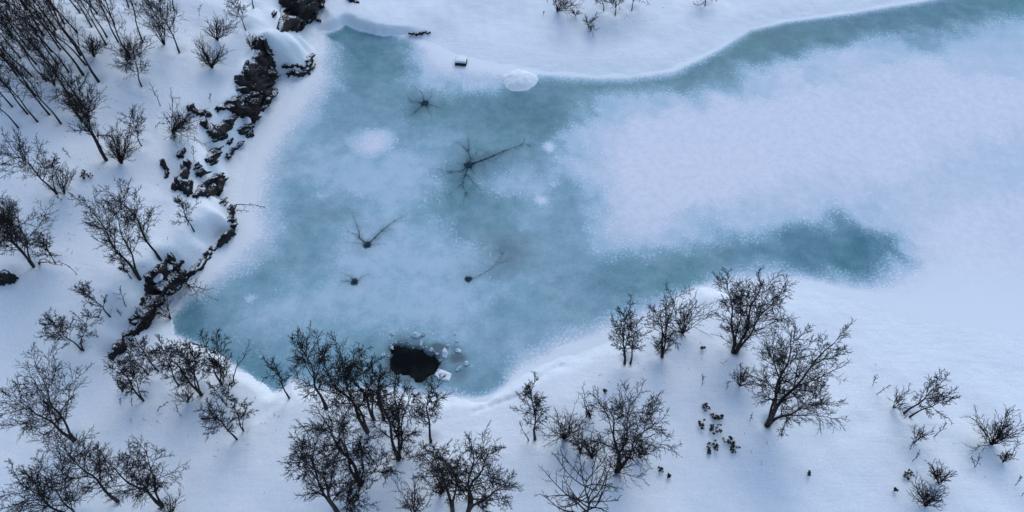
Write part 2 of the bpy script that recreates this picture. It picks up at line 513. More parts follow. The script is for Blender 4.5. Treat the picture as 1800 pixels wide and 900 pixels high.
# ------------------------------------------------------------------ trees and shrubs
# kind | foot in the photo | tips of the stems | crown width | label
#   B birch with a wide crown, F tall slender forest birch, H many-stemmed shrub, P sapling
GROVE = 'bare birches crowded on the slope above the cliff'
PLANTS = '''
F|145,130|40,-10|75|tall straight bare birch, its clean lighter foot on open snow at the grove's lower edge
F|172,141|72,-8|70|bare birch with kinked dark foot, lowest of the straight trunks in the upper left grove
F|89,88|10,-5|60|bare forest birch rooted deep inside the grove, short of the left edge
F|122,168|30,40|60|bare birch whose foot hides among brush in the middle of the grove
B|185,279|75,95;128,120|95|forked bare birch standing alone below the grove, fanning up into it
F|65,212|-5,130|55|slender bare birch low at the left edge, two feet touching
F|86,200|20,105|60|thin bare birch reaching up left from small open patch beside the left edge
F|47,198|-20,110|50|thin curved bare birch near the left edge below the grove
F|30,222|-30,150|45|bare birch at the left edge just above the wide leaning birch
F|55,132|-25,55|60|bare birch at the left edge in the thick of the grove
F|227,100|172,-10|75|tall bare birch whose foot rises behind a bushy round-crowned birch
F|207,72|160,-20|60|thin bare birch just left of the tall trunk behind the bushy birch
F|187,64|138,-25|65|bare birch, right hand trunk of a close pair at the top of the grove
F|185,77|128,-15|70|bare birch, left hand trunk of a close pair at the top of the grove
F|112,40|60,-40|55|bare birch at the top edge in the densest part of the grove
F|20,60|-30,-20|55|bare birch in the top left corner of the photograph
F|70,30|20,-45|55|bare birch at the top edge near the left corner
F|100,110|20,15|60|bare birch inside the grove, foot just left of the clean lighter one
F|140,95|70,-30|60|bare birch inside the grove behind the clean lighter trunk
F|60,165|-15,70|55|thin birch in brush left of the grove's hidden foot
F|150,190|75,95|60|bare birch in brush just above the forked lone birch
F|105,215|35,130|50|bare birch at the grove's lower fringe beside the open patch
F|10,150|-50,80|55|bare birch cut by the left edge below the grove
F|35,100|-30,20|60|bare birch of the grove close to the left edge, upper half
F|75,60|15,-30|55|bare birch in the grove just below the top left corner trunks
F|125,72|60,-25|55|bare birch in the grove between the densest part and the clean trunk
F|20,185|-40,110|50|bare birch cut by the left edge above the thin curved one
F|120,125|50,35|55|bare birch directly left of the clean lighter trunk's middle
F|200,40|168,-40|50|bare birch rising at the top edge right above the close pair
F|15,35|-54,-52|50|slim bare birch lost among its neighbours in the thick of the upper left grove
F|45,15|-20,-86|50|slim bare birch lost among its neighbours in the thick of the upper left grove
F|95,15|21,-78|50|slim bare birch lost among its neighbours in the thick of the upper left grove
F|140,20|74,-60|50|slim bare birch lost among its neighbours in the thick of the upper left grove
F|50,85|-14,7|50|slim bare birch lost among its neighbours in the thick of the upper left grove
F|105,85|31,-10|50|slim bare birch lost among its neighbours in the thick of the upper left grove
F|150,112|59,25|50|slim bare birch lost among its neighbours in the thick of the upper left grove
F|28,130|-59,28|50|slim bare birch lost among its neighbours in the thick of the upper left grove
F|80,140|17,55|50|slim bare birch lost among its neighbours in the thick of the upper left grove
F|110,148|32,53|50|slim bare birch lost among its neighbours in the thick of the upper left grove
F|62,110|-11,24|50|slim bare birch lost among its neighbours in the thick of the upper left grove
F|135,55|49,-28|50|slim bare birch lost among its neighbours in the thick of the upper left grove
F|170,20|82,-61|50|slim bare birch lost among its neighbours in the thick of the upper left grove
F|5,95|-65,11|50|slim bare birch lost among its neighbours in the thick of the upper left grove
F|98,50|6,-57|50|slim bare birch lost among its neighbours in the thick of the upper left grove
F|15,10|-47,-94|50|slim bare birch lost among its neighbours in the thick of the upper left grove
F|160,45|115,-40|55|bare birch at the top edge left of the close pair
H|150,205|135,165;120,175;165,170|60|brush tangled round the feet at the grove's lower fringe
H|95,150|80,115;110,112|50|brush under the middle of the grove
H|165,100|160,70;178,72;150,72|50|brush between the kinked birch and the close pair
F|224,9|205,-50|40|bare trunk cut off by the top edge, right of the grove
B|247,149|232,72|70|small bushy birch with round tangled crown at the grove's right edge
B|221,125|228,85|50|short crooked birch stem crossing the bushy birch's crown
F|249,71|226,-12|45|thin wavy birch standing apart on the right side of the grove
H|288,78|262,14;275,12|26|narrow upright shrub of straight wands beside the lone birch with snow at its foot
B|314,90|268,-8|75|lone leaning birch with a snow-filled foot right of the grove
F|304,14|290,-30|40|bare stem cut by the top edge above the lone leaning birch
P|350,27|353,8|14|tiny bare sapling near the top edge between lone birch and low bush
H|381,70|382,30;405,42;372,48|42|open wiry bush spreading right, under the slim stem at the top edge
H|372,119|350,78;378,88;388,98;355,98|46|small fan shaped bush on open snow above the dark cliff
B|431,50|410,-10|55|slim bare birch by the top edge, nearest the highest rock outcrop
F|444,11|440,-30|40|bare birch foot at the top edge left of the highest rock outcrop
P|282,186|265,148|22|thin crooked sapling on open snow left of the heathery cliff
P|369,179|370,164|10|tiny sapling just above the cliff's snowy brim
P|302,176|318,172|8|small twig poking from the snow above a dark rock ledge
B|247,254|228,192|50|small birch with low sweeping branches between two wide shrubs
H|212,287|204,230;222,240;190,252;232,258|54|round shrub at the foot of the forked birch
H|302,232|318,200;335,205;340,228;322,225|42|bent shrub creeping right towards the cliff
P|272,222|294,216|12|pale twig lying over the snow left of the creeping shrub
P|124,277|110,260|14|stubby dark sprig alone between left edge birch and forked birch
B|97,337|5,246|85|leaning birch with swept crown at the left edge and its own shrubs at the foot
B|94,332|92,276|40|upright young birch sharing the swept birch's foot
H|112,341|118,298;105,300|30|small shrub right of the swept birch's foot
P|100,344|108,352|12|low twigs trailing on snow below the swept birch
B|242,486|140,338;190,342|105|broad fan crowned birch mid slope, the left one of two side by side
B|279,453|196,320|75|long narrow crowned birch mid slope, the right one of two side by side
B|228,486|212,462|26|low whip at the foot of the broad fan crowned birch
B|339,403|312,342|46|slim birch on the snow brim beside the black hollow in the cliff
P|341,283|340,258|18|thin bush growing among the split rocks of the cliff
B|57,467|-10,375;25,345|120|large many-limbed birch at the left edge, mid height
B|44,450|-25,380|80|thick dark trunk leaning out past the left edge beside the many-limbed birch
B|95,460|76,425|50|young birch close right of the large many-limbed birch
P|65,462|112,466;140,484|12|fallen looking branch trailing right over the snow from the large birch
B|191,554|133,498|52|small leaning birch on the slope left of the long black cliff
P|221,539|210,502|24|thin sapling between the small leaning birch and the long cliff
P|213,556|206,544|10|short twig close beside the thin sapling above the long cliff
B|139,611|80,556|62|crooked shrubby birch leaning left, lower stem of a forked pair
B|142,612|163,540|48|bent stem curving right out of the crooked shrubby birch's foot
B|128,772|15,690;55,630|150|huge dark birch with thick leaning trunk at the lower left edge
B|284,889|165,795;255,785|140|big leaning birch with a sawn looking foot near the bottom edge, lower left
B|205,880|95,770|110|dense birch tangled between the huge dark birch and the big leaning one
B|140,915|15,838;65,822|150|wide bare crown filling the bottom left corner
H|300,905|305,880;290,885|26|low brush at the bottom edge right of the leaning birch's foot
B|250,703|192,622;225,632|80|stout crooked birch at the front of the thicket below the long cliff
B|259,658|214,602|50|thin birch with clear foot inside the thicket, left of its middle
B|277,652|236,594|55|thin birch in the thicket's middle behind the stout crooked one
B|312,676|280,600|55|slender birch with bushy middle at the thicket's centre
B|353,693|268,592;318,598|95|tallest dark birch of the thicket at the lake corner
B|344,682|338,600|40|wavy thin birch crossing the tallest thicket birch
B|388,674|352,584;378,580|72|bushy birch at the thicket's right side with crown over the ice
P|407,670|440,602|32|long wispy sapling leaning right over the ice edge
H|392,668|400,640;384,642|24|small brush between bushy birch and wispy sapling at the ice edge
B|397,711|372,672;404,668|48|low spreading birch behind the two round shrubs
B|415,771|356,716|62|rounded heavy shrub birch, the left of two on open snow
B|426,756|408,690;436,700|46|upright vase shaped birch, the right of two on open snow
H|330,708|318,690;340,690|30|loose twigs below the tallest thicket birch
H|215,690|208,675;220,678|14|tiny bush on snow left of the stout crooked birch
P|232,715|231,700|8|thin wand on snow below the stout crooked birch, left of another
P|212,712|211,700|8|thin wand on snow left of the stout birch's foot, lowest one
P|318,732|309,710|10|bare twig leaning left on open snow below the thicket
P|275,722|296,706|12|twigs lying right on the snow below the thicket
B|507,698|464,626|44|small birch on the tip of the snow spit, leaning over the ice
B|572,716|516,580|95|birch whose round crown stands highest over the ice, left of the water hole
B|646,758|552,625;592,600|135|large birch with a bowed trunk left of the water hole
B|657,736|588,612;625,602|80|curved birch behind the bowed one, crown against the ice
B|674,736|648,618;668,640|72|dark birch right beside the water hole's left rim
B|700,806|655,655;690,645;728,668|112|upright birch with straight trunk and dark foot below the water hole
H|708,806|722,792;690,796|24|dark tuft at the foot of the straight trunked birch
B|757,776|764,664|70|narrow oval crowned birch below the hole's right rim
B|632,850|545,722;590,712|130|forked birch in the middle of the bottom group, its left limb sweeping far
B|636,848|640,768;690,806|80|right hand limb birch arching low out of the forked birch's foot
B|594,905|500,768;545,752|130|very dense birch at the bottom edge, leftmost of the bottom group
B|606,908|616,842;640,858|80|low round birch at the bottom edge tucked right of the very dense one
B|796,902|728,772;762,765|105|birch leaning left at the bottom edge, stem beside a drooping one
B|821,902|830,752;868,770;905,852|125|birch with limbs drooping right at the bottom edge
H|728,905|718,872;742,876|46|brush at the bottom edge between the dense and the leaning birch
H|775,868|770,832;788,836|36|loose brush behind the leaning birch near the bottom edge
B|941,771|932,668|68|twin stemmed birch by the crack in the shore snow, right stem
P|930,774|912,738|26|left thin stem of the twin stemmed birch by the shore crack
P|1031,733|1022,676|44|little umbrella shaped sapling on open snow by the shore
H|992,771|978,735;1002,738;1016,745|44|pale loose shrub left of the round vase crowned birch
H|1020,798|1012,770;1028,772|30|faint fine shrub below the pale loose one
H|1041,806|1046,772;1036,782;1052,790|28|dark upright tuft behind the bottom edge's spreading tree
B|1088,827|1062,690;1120,692;1160,722|135|round vase crowned birch with mossy foot on the right shore
H|1083,830|1070,800;1105,802|36|skirt of twigs round the vase crowned birch's foot
H|1124,800|1112,782;1128,780;1138,786|32|small low shrub right of the vase crowned birch's trunk
P|1120,772|1128,762|10|tiny twig tuft right of the vase crowned birch
H|1038,735|1040,718;1030,722|16|small brush at the umbrella sapling's foot
D|1037,915|1030,825|175|coarse spreading tree seen from above at the bottom edge
B|1099,637|1090,540;1108,525|72|twin trunk birch at the ice edge, left trunk
B|1109,637|1122,552|52|twin trunk birch at the ice edge, right trunk
B|1165,626|1160,530;1194,492|88|birch with a spreading V crown beside the twin trunk birch
H|1166,624|1152,600;1178,602|26|small brush round the foot of the V crowned birch
H|1200,586|1190,560;1212,545;1224,535|38|upright shrub between the V crowned birch and the large multi stemmed one
B|1290,617|1274,470;1305,500|95|left half of the large multi stemmed birch on the point
B|1296,617|1352,466;1385,500|120|right half of the large multi stemmed birch on the point
H|1300,612|1312,598;1280,600|26|tuft at the foot of the large multi stemmed birch
B|1350,746|1400,550;1362,600|150|tallest right shore birch, left limb of its wide fork
B|1353,743|1492,572;1455,700|130|leaning right limb of the widely forked birch on the right shore
P|1234,678|1236,660|18|small twiggy sapling on open snow left of the low dense shrub
H|1300,678|1288,658;1302,655;1315,660|38|low dense reddish shrub left of the widely forked birch
P|1277,684|1280,670|12|thin sprig touching the low dense reddish shrub's left side
P|1318,740|1322,728|8|tiny sprig left of the widely forked birch's foot
P|1534,678|1540,660|16|small feathery sprig right of the forked birch's crown
P|1541,693|1566,676|12|thin forked sprig leaning right beside the feathery one
B|1592,724|1674,656|58|windswept leaning birch bush alone on the right, upper stem
B|1602,730|1684,690|52|windswept leaning birch bush alone on the right, lower stem
H|1570,716|1578,686;1590,692|24|small shrub at the left foot of the windswept bush
P|1643,767|1665,743|20|sprig leaning right below the windswept bush
H|1607,779|1618,752;1625,762|20|narrow shrub below the windswept bush, feathered at top
P|1604,811|1616,794|14|small feathered sprig under the narrow shrub
H|1743,781|1726,752;1750,738;1775,740;1788,758|62|wide round shrub near the right edge
H|1763,813|1758,798;1772,794|18|small shrub under the wide round one near the right edge
P|1778,803|1790,772|18|sprig leaning right under the wide round shrub
P|1715,821|1708,804;1722,800|18|open little sprig left below the wide round shrub
P|1785,853|1795,836|14|small sprig by the right edge above the corner
H|1650,850|1636,828;1652,822;1666,834|34|dark round shrub above the lowest one in the lower right
H|1627,890|1610,862;1630,862;1646,872|42|dark lowest shrub near the bottom edge, lower right
P|1796,872|1803,860|8|sprig cut by the right edge near the corner
H|979,19|984,-8;1000,-4;1010,8|46|windblown bush at the top edge, leftmost of the far shore plants
H|1012,27|1006,20;1018,19|16|small dark tuft right of the windblown bush on the far shore
H|1034,46|1030,30;1046,32;1040,52|20|spiky little bush lowest on the far shore
P|955,27|956,20|8|dark speck of a shrub left of the windblown bush
P|962,4|962,-4|6|tiny sprig at the top edge above the dark speck
B|1062,17|1054,-25|56|bare birch foot at the top edge, left of three on the far shore
B|1082,24|1080,-22|62|brushy birch foot at the top edge, middle of three on the far shore
B|1111,16|1118,-32|52|bare birch foot at the top edge, right of three on the far shore
D|1240,8|1241,-30|72|bare tree at the top edge with branches hanging down, alone on the far shore
P|408,362|470,364;440,372|16|bare branches jutting right from the snow brim over the ice
H|300,560|262,540;284,528|22|bleached bare branch lying across the long black cliff
H|330,500|350,506;318,478|18|thin twigs sprouting from the long black cliff's middle
H|442,86|436,70;448,66;458,74|24|heathery twigs on top of the heathery outcrop
'''


def spec_list():
    out = []
    for line in PLANTS.strip().splitlines():
        k, b, t, w, lab = line.split('|')
        base = tuple(float(v) for v in b.split(','))
        tips = [tuple(float(v) for v in q.split(',')) for q in t.split(';')]
        out.append((k, base, tips, float(w), lab))
    return out


SPECS = spec_list()
_b = np.array([s[1] for s in SPECS])
BASES = hit(_b[:, 0], _b[:, 1])


def tip_point(B, tip, hmin, hmax, want):
    """the point on the tip's sight line that asks least lean of a stem of about the wanted height"""
    d = ray(*tip)
    hs = np.linspace(hmin, hmax, 60)
    k = (B[2] + hs - CAM_H) / d[2]
    X, Y = d[0] * k - B[0], d[1] * k - B[1]
    cost = np.hypot(X, Y) / hs + .35 * np.abs(np.log(hs / want))
    i = int(np.argmin(cost))
    return np.array([B[0] + X[i], B[1] + Y[i], B[2] + hs[i]])


def norm(v):
    return v / np.maximum(np.linalg.norm(v, axis=-1, keepdims=True), 1e-9)


def tubes(P, R, k):
    """tubes along many polylines at once: P (N,M,3), R (N,M)"""
    N, Mn, _ = P.shape
    T = norm(np.gradient(P, axis=1))
    ref = np.where(np.abs(T[:, :1, 2:3]) > .8, np.array([1.0, .2, 0]), np.array([0, .15, 1.0]))
    U = norm(np.cross(T, np.broadcast_to(ref, T.shape)))
    W = np.cross(T, U)
    a = np.arange(k) * 2 * math.pi / k
    V = P[:, :, None, :] + R[:, :, None, None] * (np.cos(a)[None, None, :, None] * U[:, :, None, :] + np.sin(a)[None, None, :, None] * W[:, :, None, :])
    base = (np.arange(N) * Mn * k)[:, None, None]
    ring = (np.arange(Mn - 1) * k)[None, :, None]
    j = np.arange(k)[None, None, :]
    j2 = (np.arange(k) + 1) % k
    F = np.stack([base + ring + j, base + ring + j2, base + ring + k + j2, base + ring + k + j], -1)
    return V.reshape(-1, 3), F.reshape(-1, 4)


def cones(P, R):
    """the finest twigs: three-sided spikes, P (N,2,3)"""
    N = len(P)
    T = norm(P[:, 1] - P[:, 0])
    ref = np.where(np.abs(T[:, 2:3]) > .8, np.array([1.0, .2, 0]), np.array([0, .15, 1.0]))
    U = norm(np.cross(T, ref))
    W = np.cross(T, U)
    V = np.empty((N, 4, 3))
    for q in range(3):
        a = q * 2.0944
        V[:, q] = P[:, 0] + R[:, :1] * (math.cos(a) * U + math.sin(a) * W)
    V[:, 3] = P[:, 1]
    b = np.arange(N)[:, None] * 4
    F = np.concatenate([b + np.array([[0, 1, 3]]), b + np.array([[1, 2, 3]]), b + np.array([[2, 0, 3]])])
    return V.reshape(-1, 3), F


def join(parts):
    Vs, F4, F3, n = [], [], [], 0
    for V, F in parts:
        Vs.append(V)
        (F4 if F.shape[1] == 4 else F3).append(F + n)
        n += len(V)
    return np.concatenate(Vs), [np.concatenate(f) for f in (F4, F3) if f]


def sprout(P, R, n, t0, t1, ang, length, npts, up, rng, rr, rmin, taper=.5, wig=.16, absolute=None):
    """branches growing out of many parent polylines"""
    N, Mn, _ = P.shape
    t = t0 + (t1 - t0) * (np.arange(n)[None, :] + rng.random((N, n))) / n
    f = np.clip(t, 0, .999) * (Mn - 1)
    i = f.astype(int)
    f = (f - i)[..., None]
    r_ = np.arange(N)[:, None]
    pos = P[r_, i] * (1 - f) + P[r_, i + 1] * f
    tan = norm(P[r_, i + 1] - P[r_, i])
    rad = R[r_, i] * (1 - f[..., 0]) + R[r_, i + 1] * f[..., 0]
    ref = np.where(np.abs(tan[..., 2:3]) > .8, np.array([1.0, .1, 0]), np.array([0, .1, 1.0]))
    U = norm(np.cross(tan, ref))
    W = np.cross(tan, U)
    ph = (np.arange(n) * 2.4)[None, :] + rng.uniform(0, 6.28, (N, 1)) + rng.normal(0, .5, (N, n))
    an = ang * rng.uniform(.7, 1.3, (N, n))
    d = np.cos(an)[..., None] * tan + np.sin(an)[..., None] * (np.cos(ph)[..., None] * U + np.sin(ph)[..., None] * W)
    plen = np.linalg.norm(np.diff(P, axis=1), axis=-1).sum(1)[:, None]
    if absolute is not None:
        L = absolute(t) * rng.uniform(.75, 1.2, (N, n))
    else:
        L = plen * length * (1 - taper * t) * rng.uniform(.6, 1.25, (N, n))
    pts = [pos]
    for s in range(npts - 1):
        d = norm(d + up * np.array([0, 0, 1.0]) + rng.normal(0, wig, d.shape))
        pts.append(pts[-1] + d * (L / (npts - 1))[..., None])
    C = np.stack(pts, 2).reshape(N * n, npts, 3)
    r0 = np.clip(rad * rr, rmin, None).reshape(N * n, 1)
    Rr = r0 * (1 - np.linspace(0, .75, npts))[None, :]
    return C, np.maximum(Rr, rmin * .6)


NAMES = {'B': 'birch_tree', 'F': 'birch_tree', 'H': 'shrub', 'P': 'sapling', 'D': 'birch_tree'}
CATS = {'B': 'tree', 'F': 'tree', 'H': 'shrub', 'P': 'sapling', 'D': 'tree'}


def stem_curve(B, T, rng, bow, n=11):
    v = T - B
    L = np.linalg.norm(v)
    side = norm(np.cross(v, np.array([0, 0, 1.0])) + 1e-6)
    up = np.array([0, 0, 1.0])
    t = np.linspace(0, 1, n)[:, None]
    lean = norm(v) - up
    C = B + v * t
    # stems start steeper or bow out, then bend to the tip
    C = C + (t * (1 - t)) * bow * L * (up - norm(v) * np.dot(up, norm(v)))
    C = C + np.sin(t * math.pi) * side * rng.normal(0, .03) * L + np.sin(t * math.pi * 2.3 + rng.uniform(0, 6)) * side * .018 * L * np.sin(t * math.pi)
    C = C + np.sin(t * math.pi * 3.1 + rng.uniform(0, 6)) * np.cross(side, norm(v)) * .016 * L * np.sin(t * math.pi)
    C[0] = B
    return C


def grow(idx):
    kind, base, tips, wpx, label = SPECS[idx]
    rng = np.random.default_rng(1000 + idx)
    B = BASES[idx].copy()
    px_m = float(depth_of(B)) / FPX
    wid = wpx * px_m
    T = []
    for tp in tips:
        span = math.hypot(tp[0] - base[0], tp[1] - base[1]) * px_m
        if kind in 'BD':
            T.append(tip_point(B, tp, .6 * wid, 2.4 * wid + .5 * span, max(1.25 * wid, 1.5 * span)))
        elif kind == 'F':
            T.append(tip_point(B, (base[0] + 1.55 * (tp[0] - base[0]), base[1] + 1.55 * (tp[1] - base[1])), 4.0, 13.0, 9.0))
        else:
            T.append(tip_point(B, tp, .4 * span + .05, 2.2 * span + .1, 1.25 * span))
    T = B + (np.array(T) - B) * (.86 if kind in 'BDF' else .95)
    Hh = (T[:, 2] - B[2]).max()
    foot = B - np.array([0, 0, .25])
    stems = np.stack([stem_curve(B, t, rng, rng.uniform(.02, .2)) for t in T])
    stems[:, 0] = foot
    n = stems.shape[1]
    fall = .15 + .85 * (1 - np.linspace(0, 1, n)) ** 1.15
    if kind in 'BD':
        r0 = np.clip(.0095 * Hh + .007 * wid, .022, .10)
    elif kind == 'F':
        r0 = .0075 * Hh + .012
    elif kind == 'H':
        r0 = np.clip(.012 * Hh + .006, .010, .03)
    else:
        r0 = np.clip(.012 * Hh + .006, .010, .03)
    RMIN = .012
    SR = np.maximum(r0 * fall[None, :] * np.linspace(1, .75, len(stems))[:, None], RMIN)
    SR[:, 0] *= 1.35
    if kind in 'BFD':
        SR[:, 1] *= 1.08
    cr = wid * .5
    SP, SRr = stems, SR
    crown = []
    if kind == 'B':
        ns = len(stems)
        n1 = max(9, int(20 / ns ** .5))
        if wpx < 60:
            n1 = max(7, int(13 / ns ** .5))
        crs = cr * (1.0 if ns == 1 else .8)
        L1, R1 = sprout(SP, SRr, n1, .24, .97, .72, 0, 8, .035, rng, .55, .014, wig=.12, absolute=lambda t: 1.45 * crs * (1.0 - .5 * np.maximum(t - .35, 0) / .65) * np.minimum(1, .5 + 1.6 * (t - .2)))
        k2, k3, k4 = (9, 6, 3) if wpx >= 90 else ((8, 5, 3) if wpx >= 60 else (7, 5, 3))
        L2, R2 = sprout(L1, R1, k2, .12, .98, .66, .50, 6, .03, rng, .6, .0095, taper=.45, wig=.14)
        L3, R3 = sprout(L2, R2, k3, .08, 1, .62, .55, 2, .03, rng, .7, .0080, taper=.4)
        L4, R4 = sprout(L3, R3, k4, .10, 1, .62, .64, 2, .03, rng, .9, .0070, taper=.3)
        crown = [tubes(L1, R1, 4), tubes(L2, R2, 3), tubes(L3, R3, 3), cones(L4, R4)]
    elif kind == 'F':
        L1, R1 = sprout(SP, SRr, 17, .30, .99, .52, 0, 7, .05, rng, .45, .012, wig=.12, absolute=lambda t: 1.7 * cr * (1.05 - .55 * t))
        L2, R2 = sprout(L1, R1, 6, .12, 1, .6, .48, 5, .05, rng, .62, .0095, taper=.4)
        L3, R3 = sprout(L2, R2, 4, .10, 1, .62, .52, 3, .05, rng, .7, .0082, taper=.35)
        L4, R4 = sprout(L3, R3, 2, .10, 1, .62, .7, 2, .05, rng, .9, .0075, taper=.3)
        crown = [tubes(L1, R1, 4), tubes(L2, R2, 3), tubes(L3, R3, 3), cones(L4, R4)]
    elif kind == 'D':
        L1, R1 = sprout(SP, SRr, 22, .2, .97, 1.05, 0, 8, .06, rng, .7, .022, wig=.13, absolute=lambda t: 1.15 * cr * (1.1 - .55 * t))
        L2, R2 = sprout(L1, R1, 8, .2, 1, .7, .36, 5, .10, rng, .6, .011)
        L3, R3 = sprout(L2, R2, 5, .15, 1, .7, .45, 3, .10, rng, .65, .0085)
        crown = [tubes(L1, R1, 5), tubes(L2, R2, 4), tubes(L3, R3, 3)]
    elif kind == 'H':
        span = np.linalg.norm(T - B, axis=1).mean()
        extra = []
        m = 6 if wpx > 40 else (4 if wpx > 25 else 3)
        for s in stems:
            for q in range(m):
                tt = s[-1] + rng.normal(0, .22 * span, 3) * np.array([1, 1, .6])
                c = stem_curve(B, tt, rng, rng.uniform(-.1, .2))
                c[0] = foot
                extra.append(c)
        E = np.array(extra)
        ER = np.maximum(r0 * .8 * fall[None, :] * np.ones((len(E), 1)), .011)
        EE, ERR = np.concatenate([SP, E]), np.concatenate([SR, ER])
        L2, R2 = sprout(EE, ERR, 6, .2, 1, .55, .42, 4, .08, rng, .65, .010, taper=.4)
        L3, R3 = sprout(L2, R2, 5, .1, 1, .55, .6, 2, .08, rng, .9, .0095)
        crown = [tubes(E, ER, 4), tubes(L2, R2, 3), cones(L3, R3)]
    else:
        L2, R2 = sprout(SP, SRr, 7, .3, 1, .6, .4, 4, .06, rng, .65, .010, absolute=lambda t: cr * (1.1 - .4 * t))
        L3, R3 = sprout(L2, R2, 4, .1, 1, .6, .6, 3, .06, rng, .7, .0085)
        crown = [tubes(L2, R2, 3), tubes(L3, R3, 3)]
    root = empty(NAMES[kind], B)
    grp = {'F': GROVE, 'B': 'bare birches round the frozen lake', 'D': 'bare birches round the frozen lake',
           'H': 'bare shrubs standing out of the snow', 'P': 'thin saplings standing out of the snow'}[kind]
    tag(root, label, CATS[kind], grp)
    for s in range(len(stems)):
        V, F = tubes(SP[s:s + 1], SR[s:s + 1], 7 if kind in 'BFD' else 5)
        link('trunk' if kind in 'BFD' else 'stem', mesh_from('stem', V - B, F, True), M['bark'], root)
    V, F = join(crown)
    link('crown', mesh_from('crown', V - B, F), M['twig'], root)
    return len(F[0])
# ------------------------------------------------------------------ snow-covered ground
def axis(lo, hi, step, far_lo, far_hi, n=14):
    mid = np.arange(lo, hi + 1e-6, step)
    g = np.linspace(0, 1, n + 1)[1:] ** 2.2
    return np.concatenate([(lo + (far_lo - lo) * g)[::-1], mid, mid[-1] + (far_hi - mid[-1]) * g])


def grid_faces(ny, nx):
    i = np.arange(ny * nx).reshape(ny, nx)
    return np.stack([i[:-1, :-1], i[:-1, 1:], i[1:, 1:], i[1:, :-1]], -1).reshape(-1, 4)


gx = axis(-39, 39, .145, -600, 600)
gy = axis(6, 47, .145, -500, 700)
GX, GY = np.meshgrid(gx, gy)
GZ = height(GX, GY)
for s, Bp in zip(SPECS, BASES):                     # hollows the wind scours round each foot
    if s[0] in 'BFD':
        m = (np.abs(GX - Bp[0]) < 1.2) & (np.abs(GY - Bp[1]) < 1.2)
        r2 = (GX[m] - Bp[0]) ** 2 + (GY[m] - Bp[1]) ** 2
        GZ[m] -= .13 * np.exp(-r2 / .07) - .03 * np.exp(-(np.sqrt(r2) - .55) ** 2 / .05)


def groove(px_path, width, dep):
    p = hit([q[0] for q in px_path], [q[1] for q in px_path])[:, :2]
    x0, y0 = p.min(0) - 1
    x1, y1 = p.max(0) + 1
    m = (GX > x0) & (GX < x1) & (GY > y0) & (GY < y1)
    d, _, _, _ = seg_dist(GX[m] + .08 * wob(GX[m], GY[m], .7, 8), GY[m], p[:-1], p[1:])
    GZ[m] -= dep * np.exp(-(d / width) ** 2)


groove([(832, 722), (862, 712), (890, 703), (905, 697)], .07, .14)        # crack in the shore snow
groove([(946, 672), (950, 662), (962, 652), (990, 642)], .06, .12)
groove([(400, 765), (440, 740), (480, 712), (500, 696)], .22, .09)        # old ski track down to the spit
groove([(289, 770), (291, 740), (296, 715)], .10, .05)                    # faint animal track
groove([(1440, 780), (1560, 730), (1660, 770), (1790, 900)], .5, .05)
ground = link('snow_ground', mesh_from('snow_ground', np.stack([GX, GY, GZ], -1).reshape(-1, 3), grid_faces(*GX.shape), True), M['snow'])
tag(ground, kind='structure')

# ------------------------------------------------------------------ lake ice
# how much of the ice the snow hides: photo x, y, cover
COVER = '''600,70,.10 650,90,.12 700,90,.22 738,82,.75 575,110,.2 640,120,.14 700,130,.25 742,128,.75 570,65,.3 620,58,.08 680,70,.15
545,150,.45 600,150,.2 680,160,.25 750,152,.5 800,152,.35 860,150,.3 960,150,.2 1040,150,.25 1120,148,.4 1180,140,.3 820,128,.9 760,110,1 880,112,.95 960,122,.7
520,200,.4 600,200,.3 680,200,.33 745,185,.2 820,190,.2 900,180,.15 950,190,.12 1000,180,.22 1060,185,.55 1120,180,.7 1200,165,.55 1280,130,.35
480,240,.4 560,240,.35 620,250,.4 700,245,.4 720,230,.3 790,230,.36 860,230,.27 920,210,.1 940,260,.25 1000,240,.4 1060,240,.8 1150,240,.95
460,310,.3 540,310,.34 650,310,.5 720,300,.48 780,300,.3 830,320,.2 880,320,.42 940,310,.42 1000,310,.45 1040,310,.8
450,370,.35 520,370,.28 600,370,.36 680,370,.46 760,360,.33 820,360,.2 880,370,.33 940,370,.42 1000,360,.3 1050,380,.65 1120,370,.92
430,430,.5 500,430,.3 570,430,.32 640,430,.42 720,430,.46 800,430,.42 880,420,.28 930,430,.38 1000,440,.32 1060,430,.45 1130,420,.7 1220,420,.6 1300,400,.5 1400,420,.28 1460,400,.25 1520,420,.12 1558,440,.2
380,490,.38 460,490,.3 540,490,.38 620,490,.45 700,490,.46 780,490,.46 860,490,.42 940,490,.38 1010,490,.33 1080,490,.28 1150,480,.28 1230,460,.24 1300,450,.33 1400,460,.33 1480,465,.12 1550,478,.15
320,550,.22 400,550,.36 500,550,.4 600,550,.42 700,550,.42 800,550,.42 900,550,.36 1000,550,.32 1080,550,.32 1150,530,.28 1210,500,.18
330,590,.25 380,600,.33 470,610,.38 550,610,.38 650,590,.32 820,600,.38 900,600,.38 1000,590,.32 1040,600,.5
450,660,.28 480,675,.28 540,660,.38 850,660,.38 830,690,.33 900,650,.38 940,650,.6
1150,300,1 1250,300,1 1350,300,1 1450,300,.95 1550,250,.95 1500,340,.85 1600,400,.85 1700,300,.86 1790,290,.75 1700,180,.92 1600,130,.85 1500,130,.85 1400,170,.95 1300,200,.95 1200,220,.95
1440,105,.6 1350,130,.5 1550,75,.5 1640,60,.38 1720,60,.5 1790,60,.6 1300,90,.2 1380,70,.12 1450,60,.12 1550,32,.12 1620,25,.12 1700,15,.18 1790,20,.25 1250,118,.25 1220,130,.25
1600,500,1 1700,450,1 1790,430,.9 1700,560,1 1600,460,.9 1300,350,.92 1400,350,.8 1470,350,.6 1530,375,.5 1585,410,.7 1350,380,.6 1570,505,.6 1500,515,.6 1400,497,.7 1300,490,.5 1900,300,.8 1900,60,.6 2000,500,1 1900,600,1'''
